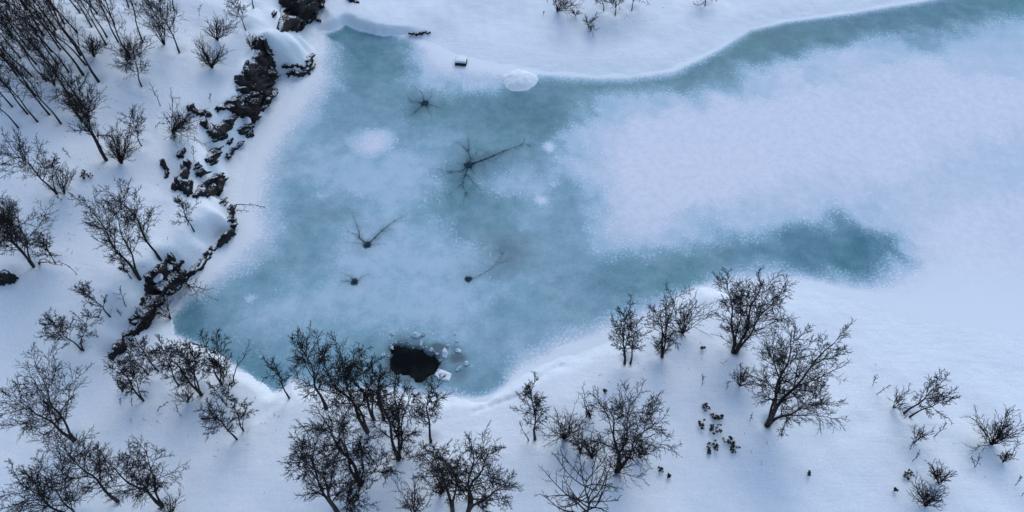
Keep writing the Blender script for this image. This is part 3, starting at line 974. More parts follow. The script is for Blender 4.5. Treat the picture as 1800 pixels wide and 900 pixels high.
cv = np.array([[float(v) for v in q.split(',')] for q in COVER.split()])
cvp = on_plane(cv[:, 0], cv[:, 1])
ix = np.concatenate([np.arange(-22, 36, .125), np.linspace(36.5, 90, 30)])
iy = np.concatenate([np.arange(12, 45, .125), np.linspace(45.5, 60, 20)])
IX, IY = np.meshgrid(ix, iy)
wx = IX + .5 * wob(IX, IY, 2.6, 11) + .2 * wob(IX, IY, .9, 13)
wy = IY + .5 * wob(IX, IY, 2.6, 12) + .2 * wob(IX, IY, .9, 14)
num = np.zeros(IX.shape)
den = np.full(IX.shape, 1e-9)
for (qx, qy), c in zip(cvp, cv[:, 2]):
    sg = .85 + .02 * max(qy - 15, 0)
    w = np.exp(-((wx - qx) ** 2 + (wy - qy) ** 2) / (2 * sg * sg)) + 1e-7
    num += w * c
    den += w
cover = num / den
cover = np.where(cover < .62, .34 + (cover - .34) * 1.25 - .02, cover)


def blob(px, py, rx, ry, val, soft=.5, arr=None):
    """lay a soft edged patch of the given value on the ice"""
    global cover
    c = on_plane(px, py)
    sx = float(np.linalg.norm(on_plane(px + rx, py) - c))
    sy = float(np.linalg.norm(on_plane(px, py + ry) - c))
    r = np.hypot((wx * .3 + IX * .7 - c[0]) / sx, (wy * .3 + IY * .7 - c[1]) / sy)
    k = 1 - smooth(1 - soft, 1 + soft, r)
    a = cover if arr is None else arr
    a += (val - a) * k


blob(657, 251, 27, 16, .82, .85)
blob(967, 258, 9, 9, .75, .6)
blob(948, 353, 8, 8, .85, .6)
blob(977, 322, 6, 5, .65, .6)
blob(445, 525, 5, 4, .8, .6)
blob(770, 265, 32, 26, .42, .7)
blob(825, 325, 40, 30, .17, .9)
blob(747, 188, 34, 22, .16, .9)
blob(720, 600, 50, 24, .24, .8)


def stroke(path, rpx, val, soft=.7, amount=1.0):
    """a soft band of bare or snowy ice along a path"""
    global cover
    P = on_plane([q[0] for q in path], [q[1] for q in path])
    px = float(np.linalg.norm(on_plane(path[0][0] + 1, path[0][1]) - P[0]))
    d, _, _, _ = seg_dist(wx * .6 + IX * .4, wy * .6 + IY * .4, P[:-1], P[1:])
    k = (1 - smooth(1 - soft, 1 + soft, d / (rpx * px))) * amount
    cover = cover + (val - cover) * k


stroke([(1210, 128), (1250, 110), (1320, 80), (1400, 58), (1500, 44), (1600, 29), (1720, 14), (1850, -6)], 27, .09, .97, .95)
stroke([(950, 150), (1040, 154), (1110, 150), (1190, 140)], 18, .15, .97, .85)
stroke([(1100, 485), (1200, 470), (1300, 445), (1400, 440), (1470, 440)], 40, .18, .97, .8)
stroke([(1420, 445), (1490, 440), (1516, 444)], 54, .13, .85, .9)
stroke([(1512, 430), (1516, 465)], 34, .08, .95, .8)
stroke([(590, 75), (640, 100), (690, 110)], 44, .13, .97, .75)
stroke([(740, 180), (830, 192), (900, 195), (975, 190)], 34, .13, .97, .7)
stroke([(905, 185), (950, 215), (985, 190)], 28, .07, .97, .7)
stroke([(815, 290), (830, 330), (850, 365)], 46, .16, .97, .65)
stroke([(1000, 330), (1012, 390)], 34, .24, .97, .6)
stroke([(490, 280), (465, 330), (460, 385)], 30, .22, .97, .4)
stroke([(880, 410), (890, 450)], 34, .26, .97, .6)
stroke([(308, 556), (350, 595), (420, 640), (478, 680)], 28, .2, .97, .7)
stroke([(850, 680), (900, 655), (1000, 598), (1070, 560)], 28, .24, .97, .7)
stroke([(1810, 290), (1720, 300), (1640, 320)], 46, .70, .95, .85)
stroke([(1810, 120), (1700, 110)], 40, .72, .95, .8)
stroke([(480, 540), (600, 520), (700, 545), (800, 540)], 42, .52, .95, .7)
stroke([(560, 290), (640, 310), (720, 315)], 40, .54, .95, .7)
stroke([(620, 430), (720, 450), (800, 450)], 36, .52, .95, .6)
stroke([(880, 320), (940, 330)], 22, .48, .95, .7)
# snow drifted in from the banks
dsh, si, stt, _ = seg_dist(IX, IY, LK_A, LK_B)
ins_ice = inside(IX, IY, LAKE)
SOFT = np.array([.15, .1, .1, .1, .1, .1, .15, .2, .3, .3, .3, .3, .3, .15, .15, .2, .7, .9, .9, .8, .6, .3, .25, .3, .5, .5, .5, 1.5, 3, 3, 3, 2,
                 .6, .3, .25, .25, .25, .3, .35, .35, .35, .35, .8, 1.0, .8, .25, .1, .1, .1, .1, .15, .2, .6, 1.2, 1.7, 1.7, 1.6, 1.6, 1.5, 1.5, 1.2, .9, .5])
SOFT = np.concatenate([SOFT, np.full(max(0, len(SH) - len(SOFT)), .4)])[:len(SH)]
sf = SOFT[si] * (1 - stt) + np.roll(SOFT, -1)[si] * stt
drift = np.where(ins_ice, np.exp(-(dsh / np.maximum(sf, .05)) ** 1.5), 1.0)
cover = np.clip(cover, .05, 1)
cover = cover + (1 - cover) * drift * .95
gy_, gx_ = np.gradient(cover, .125)
grad = np.hypot(gx_, gy_)
speck = smooth(.05, .30, grad) * smooth(.02, .2, cover) * (1 - smooth(.75, .95, cover)) * .75 + .03
wet = np.zeros(IX.shape)
HOLE = [(689, 624), (690, 612), (697, 605), (710, 604), (728, 609), (748, 618), (766, 623), (774, 636), (769, 648), (760, 660), (746, 672), (724, 666), (700, 658), (684, 648), (681, 634)]
HW = wpoly(HOLE)
IXh = IX + .10 * wob(IX, IY, .7, 15) + .04 * wob(IX, IY, .3, 17)
IYh = IY + .10 * wob(IX, IY, .7, 16) + .04 * wob(IX, IY, .3, 18)
dh, _, _, _ = seg_dist(IXh, IYh, HW, np.roll(HW, -1, 0))
inh = inside(IXh, IYh, HW)
sh = np.where(inh, dh, -dh)
for bx, by, rx, ry, v in ((735, 603, 16, 8, .55), (764, 610, 16, 9, .7), (796, 614, 12, 8, .45), (798, 634, 19, 14, .72), (806, 660, 16, 16, .35), (700, 592, 14, 10, .3), (684, 600, 10, 10, .35), (720, 670, 40, 8, .5), (780, 660, 12, 8, .3)):
    blob(bx, by, rx, ry, v, .45, wet)
wet = np.maximum(wet, .8 * np.exp(-(np.maximum(-sh + .05 * wob(IX, IY, .4, 19), 0) / .30)))
for bx, by, rx, ry, v in ((747, 185, 26, 17, .22), (824, 292, 40, 30, .20), (826, 320, 30, 30, .16), (870, 272, 45, 12, .14), (645, 431, 20, 13, .18), (624, 497, 20, 12, .16), (823, 491, 18, 12, .16), (665, 405, 26, 18, .1), (895, 444, 46, 38, .30), (828, 470, 30, 26, .12), (585, 385, 26, 10, .12), (1350, 65, 50, 14, .18)):
    k = np.zeros(IX.shape)
    blob(bx, by, rx, ry, v, .8, k)
    wet = np.maximum(wet, k)
IZ = np.where(sh > 0, -.9 * smooth(0, .35, sh), 0.0) + .02 * smooth(.35, 1, cover)
ice_me = mesh_from('frozen_lake', np.stack([IX, IY, IZ], -1).reshape(-1, 3), grid_faces(*IX.shape), True)
attr(ice_me, 'snow_cover', cover)
attr(ice_me, 'speckle', speck)
attr(ice_me, 'wet', wet)
attr(ice_me, 'bank', np.where(ins_ice, np.exp(-(dsh / np.maximum(sf * 1.3, .3)) ** 2), 1.0))
tag(link('frozen_lake', ice_me, M['ice']), kind='structure')

# open water in the broken hole
c = HW.mean(0)
ang = np.linspace(0, 2 * math.pi, 40, endpoint=False)
WV = [(c[0], c[1], -.10)] + [(c[0] + 2.1 * math.cos(a), c[1] + 1.5 * math.sin(a), -.10) for a in ang]
WF = [(0, 1 + i, 1 + (i + 1) % 40) for i in range(40)]
tag(link('open_water', mesh_from('open_water', WV, np.array(WF)), M['water']), kind='structure')


# ------------------------------------------------------------------ broken ice round the hole
def lump(name, px, py, sx, sy, h, rot, mat, seed, z=0.0, n=9, parent=None):
    """an irregular slab with a rounded, uneven top"""
    rng = np.random.default_rng(seed)
    p = hit(px, py)[0]
    a = np.linspace(0, 2 * math.pi, n, endpoint=False) + rng.uniform(-.2, .2, n)
    r = rng.uniform(.7, 1.15, n)
    rings = []
    for k, zz in ((1.0, -.06), (1.0, .35), (.82, .85), (.4, 1.0)):
        x = np.cos(a) * r * sx * k
        y = np.sin(a) * r * sy * k
        zt = zz * h * (1 + rng.uniform(-.25, .25, n)) + .25 * h * np.sin(a + rot) * (zz > .5)
        rings.append(np.stack([x * math.cos(rot) - y * math.sin(rot), x * math.sin(rot) + y * math.cos(rot), zt], -1))
    V = np.concatenate(rings + [np.array([[0, 0, h]])])
    F = []
    for q in range(3):
        for i in range(n):
            j = (i + 1) % n
            F.append((q * n + i, q * n + j, (q + 1) * n + j, (q + 1) * n + i))
    for i in range(n):
        F.append((3 * n + i, 3 * n + (i + 1) % n, 4 * n, 4 * n))
    me = bpy.data.meshes.new(name)
    me.from_pydata(V.tolist(), [], [tuple(dict.fromkeys(f)) for f in F])
    return link(name, me, mat, parent, (p[0], p[1], p[2] + z) if parent is None else (0, 0, 0))


FLOES = [
    (689, 588, .12, .09, .10, 'small white ice lump alone above the hole\'s left end'),
    (733, 590, .30, .18, .16, 'largest tilted ice block standing above the middle of the hole'),
    (745, 588, .14, .12, .18, 'upright ice shard leaning on the largest tilted block'),
    (741, 604, .09, .22, .12, 'thin upright ice slab at the hole\'s upper rim'),
    (759, 615, .13, .14, .12, 'white ice lump at the rim right of the thin slab'),
    (768, 622, .16, .07, .09, 'narrow ice sliver along the hole\'s right corner'),
    (782, 622, .20, .36, .14, 'big white ice slab between two grey pools right of the hole'),
    (806, 617, .22, .12, .10, 'flat ice piece at the top of the right grey pool'),
    (787, 608, .10, .07, .09, 'small ice crumb above the big white slab'),
    (820, 640, .15, .14, .14, 'round ice lump at the far right end of the broken rim'),
    (807, 648, .26, .09, .11, 'long ice splinter below the round lump on the right'),
    (799, 587, .13, .08, .09, 'oval ice piece flung out onto the ice, the upper of two'),
    (803, 600, .09, .08, .08, 'little ice piece flung out onto the ice, the lower of two'),
    (674, 624, .12, .09, .10, 'ice lump on the ice left of the hole, touching the trees'),
    (689, 611, .08, .10, .09, 'small ice lump on the hole\'s left rim'),
    (772, 652, .14, .10, .10, 'ice lump at the hole\'s lower right rim'),
]
for i, (px, py, sx, sy, h, lab) in enumerate(FLOES):
    o = lump('ice_chunk', px, py, sx * .85, sy * .85, h * .9, (i * 1.3) % .9 - .4 if i != 10 else .7, M['floe'], 300 + i, .0)
    tag(o, lab, 'ice chunk', 'broken ice round the open water hole')
rg = np.random.default_rng(77)
cv_, cf_ = [], []
for q in range(90):                                     # crumbs too small to tell apart
    u = rg.random() * len(HW)
    i = int(u)
    e = HW[i] + (HW[(i + 1) % len(HW)] - HW[i]) * (u - i)
    away = (e - HW.mean(0)) / np.linalg.norm(e - HW.mean(0))
    c0 = e + away * abs(rg.normal(.12, .28)) + rg.normal(0, .06, 2)
    if c0[1] < HW.mean(0)[1] - .2:
        continue
    r = rg.uniform(.015, .05)
    n0 = len(cv_)
    t0 = rg.uniform(0, 6)
    for a_ in range(4):
        cv_.append((c0[0] + r * rg.uniform(.6, 1.4) * math.cos(t0 + a_ * 1.57), c0[1] + r * rg.uniform(.6, 1.4) * math.sin(t0 + a_ * 1.57), .0))
    cv_.append((c0[0], c0[1], r * 1.2 + .02))
    for a_ in range(4):
        cf_.append((n0 + a_, n0 + (a_ + 1) % 4, n0 + 4))
tag(link('ice_crumbs', mesh_from('ice_crumbs', cv_, np.array(cf_)), M['floe']), 'fine ice crumbs sprinkled round the rim of the open water', 'ice crumbs', None, 'stuff')
o = lump('snow_drift', 779, 660, .42, .26, .10, -.3, M['cap'], 340)
tag(o, 'low snow drift bridging the hole and the shore on the right', 'snow drift')


# ------------------------------------------------------------------ snow mound and capped box
def dome(name, px, py, rx, ry, h, mat, seed, label, cat):
    p = hit(px, py)[0]
    nr, na = 14, 40
    rr = np.linspace(0, 1, nr)[1:]
    a = np.linspace(0, 2 * math.pi, na, endpoint=False)
    V = [np.array([[0, 0, h]])]
    for r in rr:
        x, y = np.cos(a) * r * rx, np.sin(a) * r * ry
        k = 1 + .05 * np.sin(3 * a + seed) + .03 * np.sin(5 * a) + .02 * np.sin(11 * a + 2) + .015 * np.sin(17 * a)
        V.append(np.stack([x * k, y * k, h * (1 - r ** 2.2) ** 1.2 - .03 * r + .02 * wob(x * 3, y * 3, 1, 30)], -1))
    V = np.concatenate(V)
    F = [(0, 1 + i, 1 + (i + 1) % na) for i in range(na)]
    for q in range(nr - 2):
        for i in range(na):
            j = (i + 1) % na
            F.append((1 + q * na + i, 1 + (q + 1) * na + i, 1 + (q + 1) * na + j, 1 + q * na + j))
    me = bpy.data.meshes.new(name)
    me.from_pydata(V.tolist(), [], F)
    me.polygons.foreach_set('use_smooth', np.ones(len(F), bool))
    return tag(link(name, me, mat, None, (p[0], p[1], p[2] - .01)), label, cat)


dome('snow_mound', 914, 141, 1.22, 1.10, .42, M['snow'], 1, 'round white snow mound at the edge of the ice on the far side', 'snow mound')


def box_mesh(name, x0, x1, y0, y1, z0, z1, bev=.03, jit=0, seed=0):
    import bmesh
    bm = bmesh.new()
    r = bmesh.ops.create_cube(bm, size=1)
    for v in r['verts']:
        v.co.x = x0 + (v.co.x + .5) * (x1 - x0)
        v.co.y = y0 + (v.co.y + .5) * (y1 - y0)
        v.co.z = z0 + (v.co.z + .5) * (z1 - z0)
    bmesh.ops.bevel(bm, geom=bm.edges[:], offset=bev, segments=3, affect='EDGES', profile=.5)
    if jit:
        rg = np.random.default_rng(seed)
        for v in bm.verts:
            v.co.x += rg.normal(0, jit)
            v.co.y += rg.normal(0, jit)
            v.co.z += rg.normal(0, jit)
    me = bpy.data.meshes.new(name)
    bm.to_mesh(me)
    bm.free()
    return me


p = hit(810, 116)[0]
bx = empty('snow_capped_box', (p[0], p[1], p[2]))
bx.rotation_euler = (0, 0, math.radians(-7))
tag(bx, 'small dark box buried under a square snow cap on the far snow', 'box')
link('front_board', box_mesh('front_board', -.38, .34, -.02, .03, -.15, .17, .01), M['wood'], bx)
for xs in (-.38, .31):
    link('side_board', box_mesh('side_board', xs, xs + .04, .032, .55, -.15, .20, .01), M['wood'], bx)
link('back_board', box_mesh('back_board', -.338, .308, .51, .55, -.15, .20, .01), M['wood'], bx)
cap_me = box_mesh('snow_cap', -.42, .33, .0, .66, .18, .36, .085, .014, 4)
cap_me.polygons.foreach_set('use_smooth', np.ones(len(cap_me.polygons), bool))
link('snow_cap', cap_me, M['cap'], bx)


# ------------------------------------------------------------------ melt holes with branching slush channels
def star(cx, cy, r, arms, label):
    c = on_plane(cx, cy)
    root = empty('melt_hole', (c[0], c[1], 0))
    tag(root, label, 'melt hole', 'dark melt holes in the lake ice')
    rng = np.random.default_rng(int(cx))
    n = 14
    a = np.linspace(0, 2 * math.pi, n, endpoint=False)
    rad = r * rng.uniform(.8, 1.15, n)
    V = [[0, 0, 0.034]] + [[rad[i] * .55 * math.cos(a[i]), rad[i] * .55 * math.sin(a[i]), .034] for i in range(n)] + [[rad[i] * 1.9 * math.cos(a[i]), rad[i] * 1.9 * math.sin(a[i]), .034] for i in range(n)]
    F = [(0, 1 + i, 1 + (i + 1) % n) for i in range(n)] + [(1 + i, 1 + n + i, 1 + n + (i + 1) % n, 1 + (i + 1) % n) for i in range(n)]
    me = bpy.data.meshes.new('opening')
    me.from_pydata(V, [], F)
    attr(me, 'fade', [1.6] * (n + 1) + [0] * n)
    link('opening', me, M['channel'], root)
    full = []
    for pts, w, s in arms:                      # core, blurred wet halo, side veins
        full.append((pts, w * .62, s * .85))
        full.append((pts, w * 4.5, s * .24))
        for q in range(rng.integers(2, 6)):
            i = rng.integers(0, len(pts) - 1)
            f = rng.random()
            ax, ay = pts[i][0] * (1 - f) + pts[i + 1][0] * f, pts[i][1] * (1 - f) + pts[i + 1][1] * f
            dx, dy = pts[i + 1][0] - pts[i][0], pts[i + 1][1] - pts[i][1]
            th = math.atan2(dy, dx) + rng.choice([-1, 1]) * rng.uniform(.4, .9)
            ln = rng.uniform(7, 18)
            full.append(([(ax, ay), (ax + ln * .5 * math.cos(th), ay + ln * .5 * math.sin(th)), (ax + ln * math.cos(th + .25), ay + ln * math.sin(th + .25))], .028, s * .55))
    for k, (pts, w, s) in enumerate(full):
        P = on_plane([q[0] for q in pts], [q[1] for q in pts]) - c
        # resample with a natural wobble
        seg = np.r_[0, np.cumsum(np.linalg.norm(np.diff(P, axis=0), axis=1))]
        m = max(6, int(seg[-1] / .09))
        u = np.linspace(0, seg[-1], m)
        Q = np.stack([np.interp(u, seg, P[:, 0]), np.interp(u, seg, P[:, 1])], -1)
        T = np.gradient(Q, axis=0)
        T /= np.maximum(np.linalg.norm(T, axis=1, keepdims=True), 1e-9)
        Nn = np.stack([-T[:, 1], T[:, 0]], -1)
        Q = Q + Nn * (np.cumsum(rng.normal(0, .008, m)) * np.linspace(0, 1, m))[:, None]
        t = u / seg[-1]
        ww = w * (1 - .75 * t) * (1 + .18 * np.sin(u * 9 + k) + .12 * np.sin(u * 23 + 2 * k))
        V, fd = [], []
        for o_, fv in ((-1, 0), (-.35, 1), (.35, 1), (1, 0)):
            V.append(np.c_[Q + Nn * (o_ * ww)[:, None], np.full(m, .0245 + .0009 * (k % 9))])
            fd.append(fv * s * (1 - t ** 1.5))
        V = np.concatenate(V)
        i = np.arange(m - 1)
        F = np.concatenate([np.stack([q * m + i, q * m + i + 1, (q + 1) * m + i + 1, (q + 1) * m + i], -1) for q in range(3)])
        me = mesh_from('channel', V, F)
        attr(me, 'fade', np.concatenate(fd))
        link('channel', me, M['channel'], root)


def zs(ox, oy, k, pts):
    return [(ox + x / k, oy + y / k) for x, y in pts]


A5 = lambda *p: zs(660, 120, 3.0, p)
A6 = lambda *p: zs(540, 330, 3.913, p)
star(747, 182, .15, [
    (A5((260, 185), (250, 150), (240, 118)), .07, .7), (A5((260, 185), (280, 165), (305, 145)), .06, .55), (A5((260, 185), (195, 178), (150, 186)), .05, .6), (A5((195, 178), (170, 155)), .04, .4),
    (A5((260, 185), (215, 225), (160, 268)), .10, .75), (A5((260, 185), (310, 200), (375, 225)), .08, .55), (A5((260, 185), (285, 230), (310, 270)), .08, .45)],
    'topmost dark melt hole with short faint arms in the ice')
star(824, 290, .17, [
    (A5((490, 512), (560, 487), (640, 455), (700, 428), (760, 410), (835, 395)), .17, 1.0), (A5((760, 410), (785, 390), (780, 365)), .05, .5), (A5((800, 402), (835, 420)), .05, .5), (A5((690, 432), (650, 470), (620, 490)), .05, .35),
    (A5((490, 512), (503, 480), (490, 440), (462, 405), (430, 385), (385, 378)), .08, .85), (A5((490, 440), (495, 400), (482, 370)), .06, .7), (A5((503, 480), (530, 450), (550, 430)), .05, .4),
    (A5((490, 512), (460, 542), (410, 547), (360, 540), (300, 525)), .08, .8), (A5((410, 547), (370, 560), (340, 575)), .05, .4), (A5((490, 512), (440, 500), (400, 490)), .05, .35),
    (A5((490, 512), (475, 560), (462, 610), (478, 660), (505, 700)), .09, .8), (A5((478, 655), (460, 715)), .05, .5), (A5((480, 560), (510, 595), (540, 630), (575, 650)), .06, .55), (A5((465, 600), (425, 640), (400, 650)), .05, .5),
    (A5((480, 560), (440, 590), (410, 620)), .05, .4), (A5((490, 512), (520, 555), (560, 600)), .05, .35)],
    'largest dark melt hole with long thick arm and many branching cracks')
star(645.5, 431, .15, [
    (A6((413, 395), (360, 345), (350, 290), (320, 205), (290, 140)), .08, .85), (A6((413, 395), (460, 350), (510, 302), (560, 260), (600, 230), (650, 205), (725, 170)), .10, .9),
    (A6((360, 345), (320, 315), (250, 295)), .05, .55), (A6((413, 395), (340, 380), (270, 375), (190, 385)), .05, .45), (A6((413, 395), (470, 390), (550, 385)), .05, .5), (A6((510, 302), (580, 288), (640, 290)), .04, .35)],
    'dark melt hole whose two long arms form a V')
star(624, 496, .14, [(A6((328, 650), (300, 612), (225, 575)), .06, .6), (A6((328, 650), (270, 642), (195, 652)), .06, .6), (A6((328, 650), (370, 625), (420, 598)), .06, .5), (A6((328, 650), (360, 680)), .05, .4)],
    'small dark melt hole with stubby arms, lowest on the left')
star(823, 491, .13, [(A6((1108, 630), (1140, 628), (1180, 608), (1240, 575), (1300, 530), (1350, 460), (1375, 390)), .08, .45), (A6((1300, 530), (1370, 500), (1430, 470)), .06, .35), (A6((1350, 460), (1310, 420)), .05, .3)],
    'small dark melt hole joined by one crack to a rough patch')


# ------------------------------------------------------------------ rock of the cliffs
def rock(poly, label, seed, amp=.30, out=.10, step=2.4, cell=.38, name='rock_outcrop', cat='rock', parent=None):
    P = np.array(poly, float)
    x0, y0 = P.min(0) - 2 * step
    x1, y1 = P.max(0) + 2 * step
    xs = np.arange(x0, x1 + step, step)
    ys = np.arange(y0, y1 + step, step)
    PX, PY = np.meshgrid(xs, ys)
    jx = PX + 1.3 * np.sin(PY * .31 + seed) + 1.4 * np.sin(PY * .83 + PX * .2)
    jy = PY + 1.3 * np.sin(PX * .27 + seed) + 1.4 * np.sin(PX * .71 + PY * .3)
    dd, _, _, _ = seg_dist(jx, jy, P, np.roll(P, -1, 0))
    sd = np.where(inside(jx, jy, P), dd, -dd)
    W = hit(PX.ravel(), PY.ravel()).reshape(*PX.shape, 3)
    keep_v = sd > -1.6 * step
    gxv, gyv = W[..., 0], W[..., 1]
    e = .25
    hx = (height(gxv + e, gyv) - height(gxv - e, gyv)) / (2 * e)
    hy = (height(gxv, gyv + e) - height(gxv, gyv - e)) / (2 * e)
    nrm = norm(np.stack([-hx, -hy, np.full(hx.shape, .8)], -1))
    rng = np.random.default_rng(seed)
    pts = W[keep_v]
    lo, hi = pts.min(0) - .3, pts.max(0) + .3
    ncell = int(np.clip(np.prod(np.maximum(hi - lo, .3)[:2]) / cell ** 2 * 2.2, 8, 260))
    sites = rng.uniform(lo, hi, (ncell, 3))
    offs = rng.uniform(-.35, 1.0, ncell) * amp
    grad = rng.normal(0, .55, (ncell, 3))
    tilt = np.array([1.0, 1.0, 1.9])
    Q = W.reshape(-1, 3)
    D = ((Q[:, None, :] - sites[None]) * tilt) ** 2
    D = D.sum(-1)
    near = D.argmin(1)
    disp = offs[near] + ((Q - sites[near]) * grad[near]).sum(1)
    disp = disp + .05 * wob(Q[:, 0] * 3 + Q[:, 2] * 4, Q[:, 1] * 3 - Q[:, 2] * 2, 1.0, 40)
    disp = disp.reshape(PX.shape)
    rise = smooth(-1.6 * step, .5 * step, sd)
    shift = -.16 + rise * (.24 + out + np.clip(disp, -.10, .6))
    V = W + nrm * shift[..., None]
    back = W - nrm * .55
    vi = -np.ones(PX.shape, int)
    vi[keep_v] = np.arange(keep_v.sum())
    nk = int(keep_v.sum())
    VV = np.concatenate([V[keep_v], back[keep_v]])
    q = np.stack([vi[:-1, :-1], vi[1:, :-1], vi[1:, 1:], vi[:-1, 1:]], -1).reshape(-1, 4)
    q = q[(q >= 0).all(1)]
    # border edges
    ed = np.concatenate([q[:, [0, 1]], q[:, [1, 2]], q[:, [2, 3]], q[:, [3, 0]]])
    key = {}
    for a_, b_ in ed.tolist():
        key[(a_, b_)] = 1
    border = [(a_, b_) for (a_, b_) in key if (b_, a_) not in key]
    walls = np.array([(b_, a_, a_ + nk, b_ + nk) for a_, b_ in border])
    F = np.concatenate([q, q[:, ::-1] + nk, walls])
    used = np.unique(F)
    remap = -np.ones(len(VV), int)
    remap[used] = np.arange(len(used))
    VV, F = VV[used], remap[F]
    org = np.array([VV[:, 0].mean(), VV[:, 1].mean(), VV[:, 2].min()])
    o = link(name, mesh_from(name, VV - org, F), M['rock'], parent, org if parent is None else org - np.array(parent.location))
    if parent is None:
        tag(o, label, cat, 'dark rocks along the snowy cliff')
    return o


rock([(490, -12), (574, -12), (566, 13), (548, 38), (522, 56), (506, 52), (491, 57), (488, 52), (496, 40), (493, 15)], 'highest dark rock outcrop at the top edge with a grey slab face', 1, .35, .15, 2.4, .6)
rock([(447, 70), (458, 64), (468, 72), (478, 95), (483, 112), (484, 138), (474, 152), (455, 158), (432, 166), (416, 158), (414, 138), (430, 120), (446, 100)], 'broad heathery rock face below the snowy brim, upper cliff', 2, .3, .12, 2.4, .32)
rock([(420, 168), (450, 160), (474, 156), (482, 162), (470, 184), (456, 202), (446, 212), (430, 206), (412, 200), (402, 190), (384, 196), (378, 190), (395, 178)], 'jumbled boulders with snow between them below the heathery face', 3, .42, .08, 2.4, .42)
rock([(352, 216), (362, 214), (378, 222), (396, 208), (412, 206), (402, 228), (386, 238), (370, 240), (362, 228)], 'black undercut rock at the lower end of the jumbled boulders', 4, .35, .1, 2.4, .4)
rock([(329, 188), (340, 186), (354, 196), (372, 200), (366, 206), (348, 202), (334, 196)], 'narrow dark ledge peeping from the snow left of the boulders', 5, .2, .08, 2.0, .3)
rock([(430, 212), (446, 204), (456, 206), (446, 216), (444, 240), (430, 242), (432, 230)], 'small rock under a snow bun beside the ice apron', 6, .25, .05, 2.0, .3)
rock([(395, 277), (404, 264), (422, 250), (426, 254), (412, 266), (400, 280)], 'slanting dark crack rock close to the ice apron', 7, .2, .05, 2.0, .25)
rock([(374, 262), (390, 258), (404, 246), (410, 240), (412, 244), (398, 256), (384, 264)], 'thin dark rock streak above the slanting one', 8, .15, .03, 2.0, .25)
rock([(361, 282), (364, 270), (372, 266), (379, 272), (379, 284), (370, 290)], 'round brown rock knob in the middle of the cliff', 9, .25, .15, 2.0, .3)
rock([(302, 332), (306, 322), (316, 320), (318, 308), (324, 290), (333, 284), (335, 296), (328, 312), (334, 326), (338, 340), (330, 344), (318, 334)], 'split rock fins standing out of the snow left of the black hollow', 10, .35, .15, 2.0, .3)
rock([(312, 272), (318, 264), (326, 262), (322, 276), (314, 280)], 'little rock fin at the top of the split rocks', 11, .2, .1, 2.0, .25)
rock([(281, 282), (287, 284), (296, 300), (297, 310), (288, 316), (291, 304), (286, 294)], 'curved crack rock left of the split rock fins', 12, .15, .02, 2.0, .25)
rock([(340, 346), (346, 330), (358, 322), (370, 312), (390, 304), (394, 314), (392, 332), (386, 343), (366, 344), (350, 346)], 'black hollow rock with dead grass above the rounded snow brim', 13, .35, .1, 2.2, .4)
rock([(400, 372), (404, 362), (412, 364), (410, 378), (408, 390), (400, 388), (404, 382)], 'small dark rock under the jutting bare branches', 14, .2, .1, 2.0, .25)
rock([(411, 402), (412, 412), (398, 426), (384, 434), (374, 442), (366, 458), (352, 474), (344, 480), (322, 496), (300, 512), (284, 530), (272, 552), (262, 572), (250, 582), (232, 590), (214, 590), (218, 580), (232, 574), (226, 562), (240, 548), (252, 520), (256, 506), (254, 484), (272, 472), (286, 462), (298, 445), (304, 450), (300, 466), (316, 458), (322, 462), (312, 480), (330, 474), (346, 464), (356, 452), (362, 438), (376, 428), (396, 418), (406, 406)],
     'long black cliff band running down to the lake corner', 15, .38, .10, 2.4, .42)
rock([(192, 628), (198, 612), (206, 600), (214, 598), (222, 606), (220, 616), (206, 626), (196, 634)], 'dark overhung rock at the top of the thicket', 16, .25, .12, 2.2, .35)
rock([(-6, 482), (10, 480), (26, 486), (30, 492), (20, 499), (-6, 501)], 'dark rock hollow cut by the left edge', 17, .25, .12, 2.2, .35)
rock([(495, 116), (508, 111), (534, 116), (532, 121), (512, 117), (498, 121)], 'upper dark rim rock under the rounded snow bun', 18, .12, .05, 1.8, .25)
rock([(502, 129), (512, 124), (536, 127), (538, 112), (540, 98), (547, 100), (549, 118), (544, 131), (524, 134), (506, 133)], 'lower curved rim rock under the rounded snow bun', 19, .15, .08, 1.8, .3)
rock([(714, 62), (732, 57), (748, 56), (756, 58), (746, 60), (730, 61)], 'dark strip standing for the shaded slit under the far snow bank', 20, .05, .02, 1.6, .3)  # no real rock: dark strip set in for the shade under the undercut bank
rock([(557, 37), (565, 34), (566, 38), (560, 40)], 'tiny rock on the snow right of the highest outcrop', 21, .1, .05, 1.5, .2)
rock([(612, -8), (622, -2), (629, 4), (624, 7), (612, 2)], 'small rock at the top edge on the far snow', 22, .12, .05, 1.6, .25)
rock([(476, 27), (480, 24), (485, 28), (481, 31)], 'tiny dark stone left of the highest outcrop', 23, .1, .05, 1.5, .2)
rock([(372, 246), (384, 240), (398, 234), (402, 238), (388, 246), (376, 250)], 'flat dark rock sliver between jumbled boulders and thin streak', 24, .2, .05, 1.9, .25)
rock([(418, 228), (428, 220), (436, 224), (428, 236), (420, 240)], 'little black rock left of the one under a snow bun', 25, .2, .05, 1.8, .25)
rock([(346, 302), (356, 298), (362, 304), (352, 312), (346, 310)], 'small rock between the split fins and the black hollow', 26, .2, .06, 1.8, .25)
rock([(340, 296), (346, 286), (352, 290), (348, 298)], 'tiny rock chip above the split fins', 27, .15, .06, 1.6, .2)
rock([(386, 350), (398, 352), (404, 360), (396, 362), (386, 356)], 'thin dark lip of rock below the rounded snow brim', 28, .12, .04, 1.7, .2)
rock([(408, 392), (412, 392), (414, 402), (410, 406), (406, 400)], 'small dark link of rock at the upper end of the long cliff', 29, .12, .08, 1.6, .2)
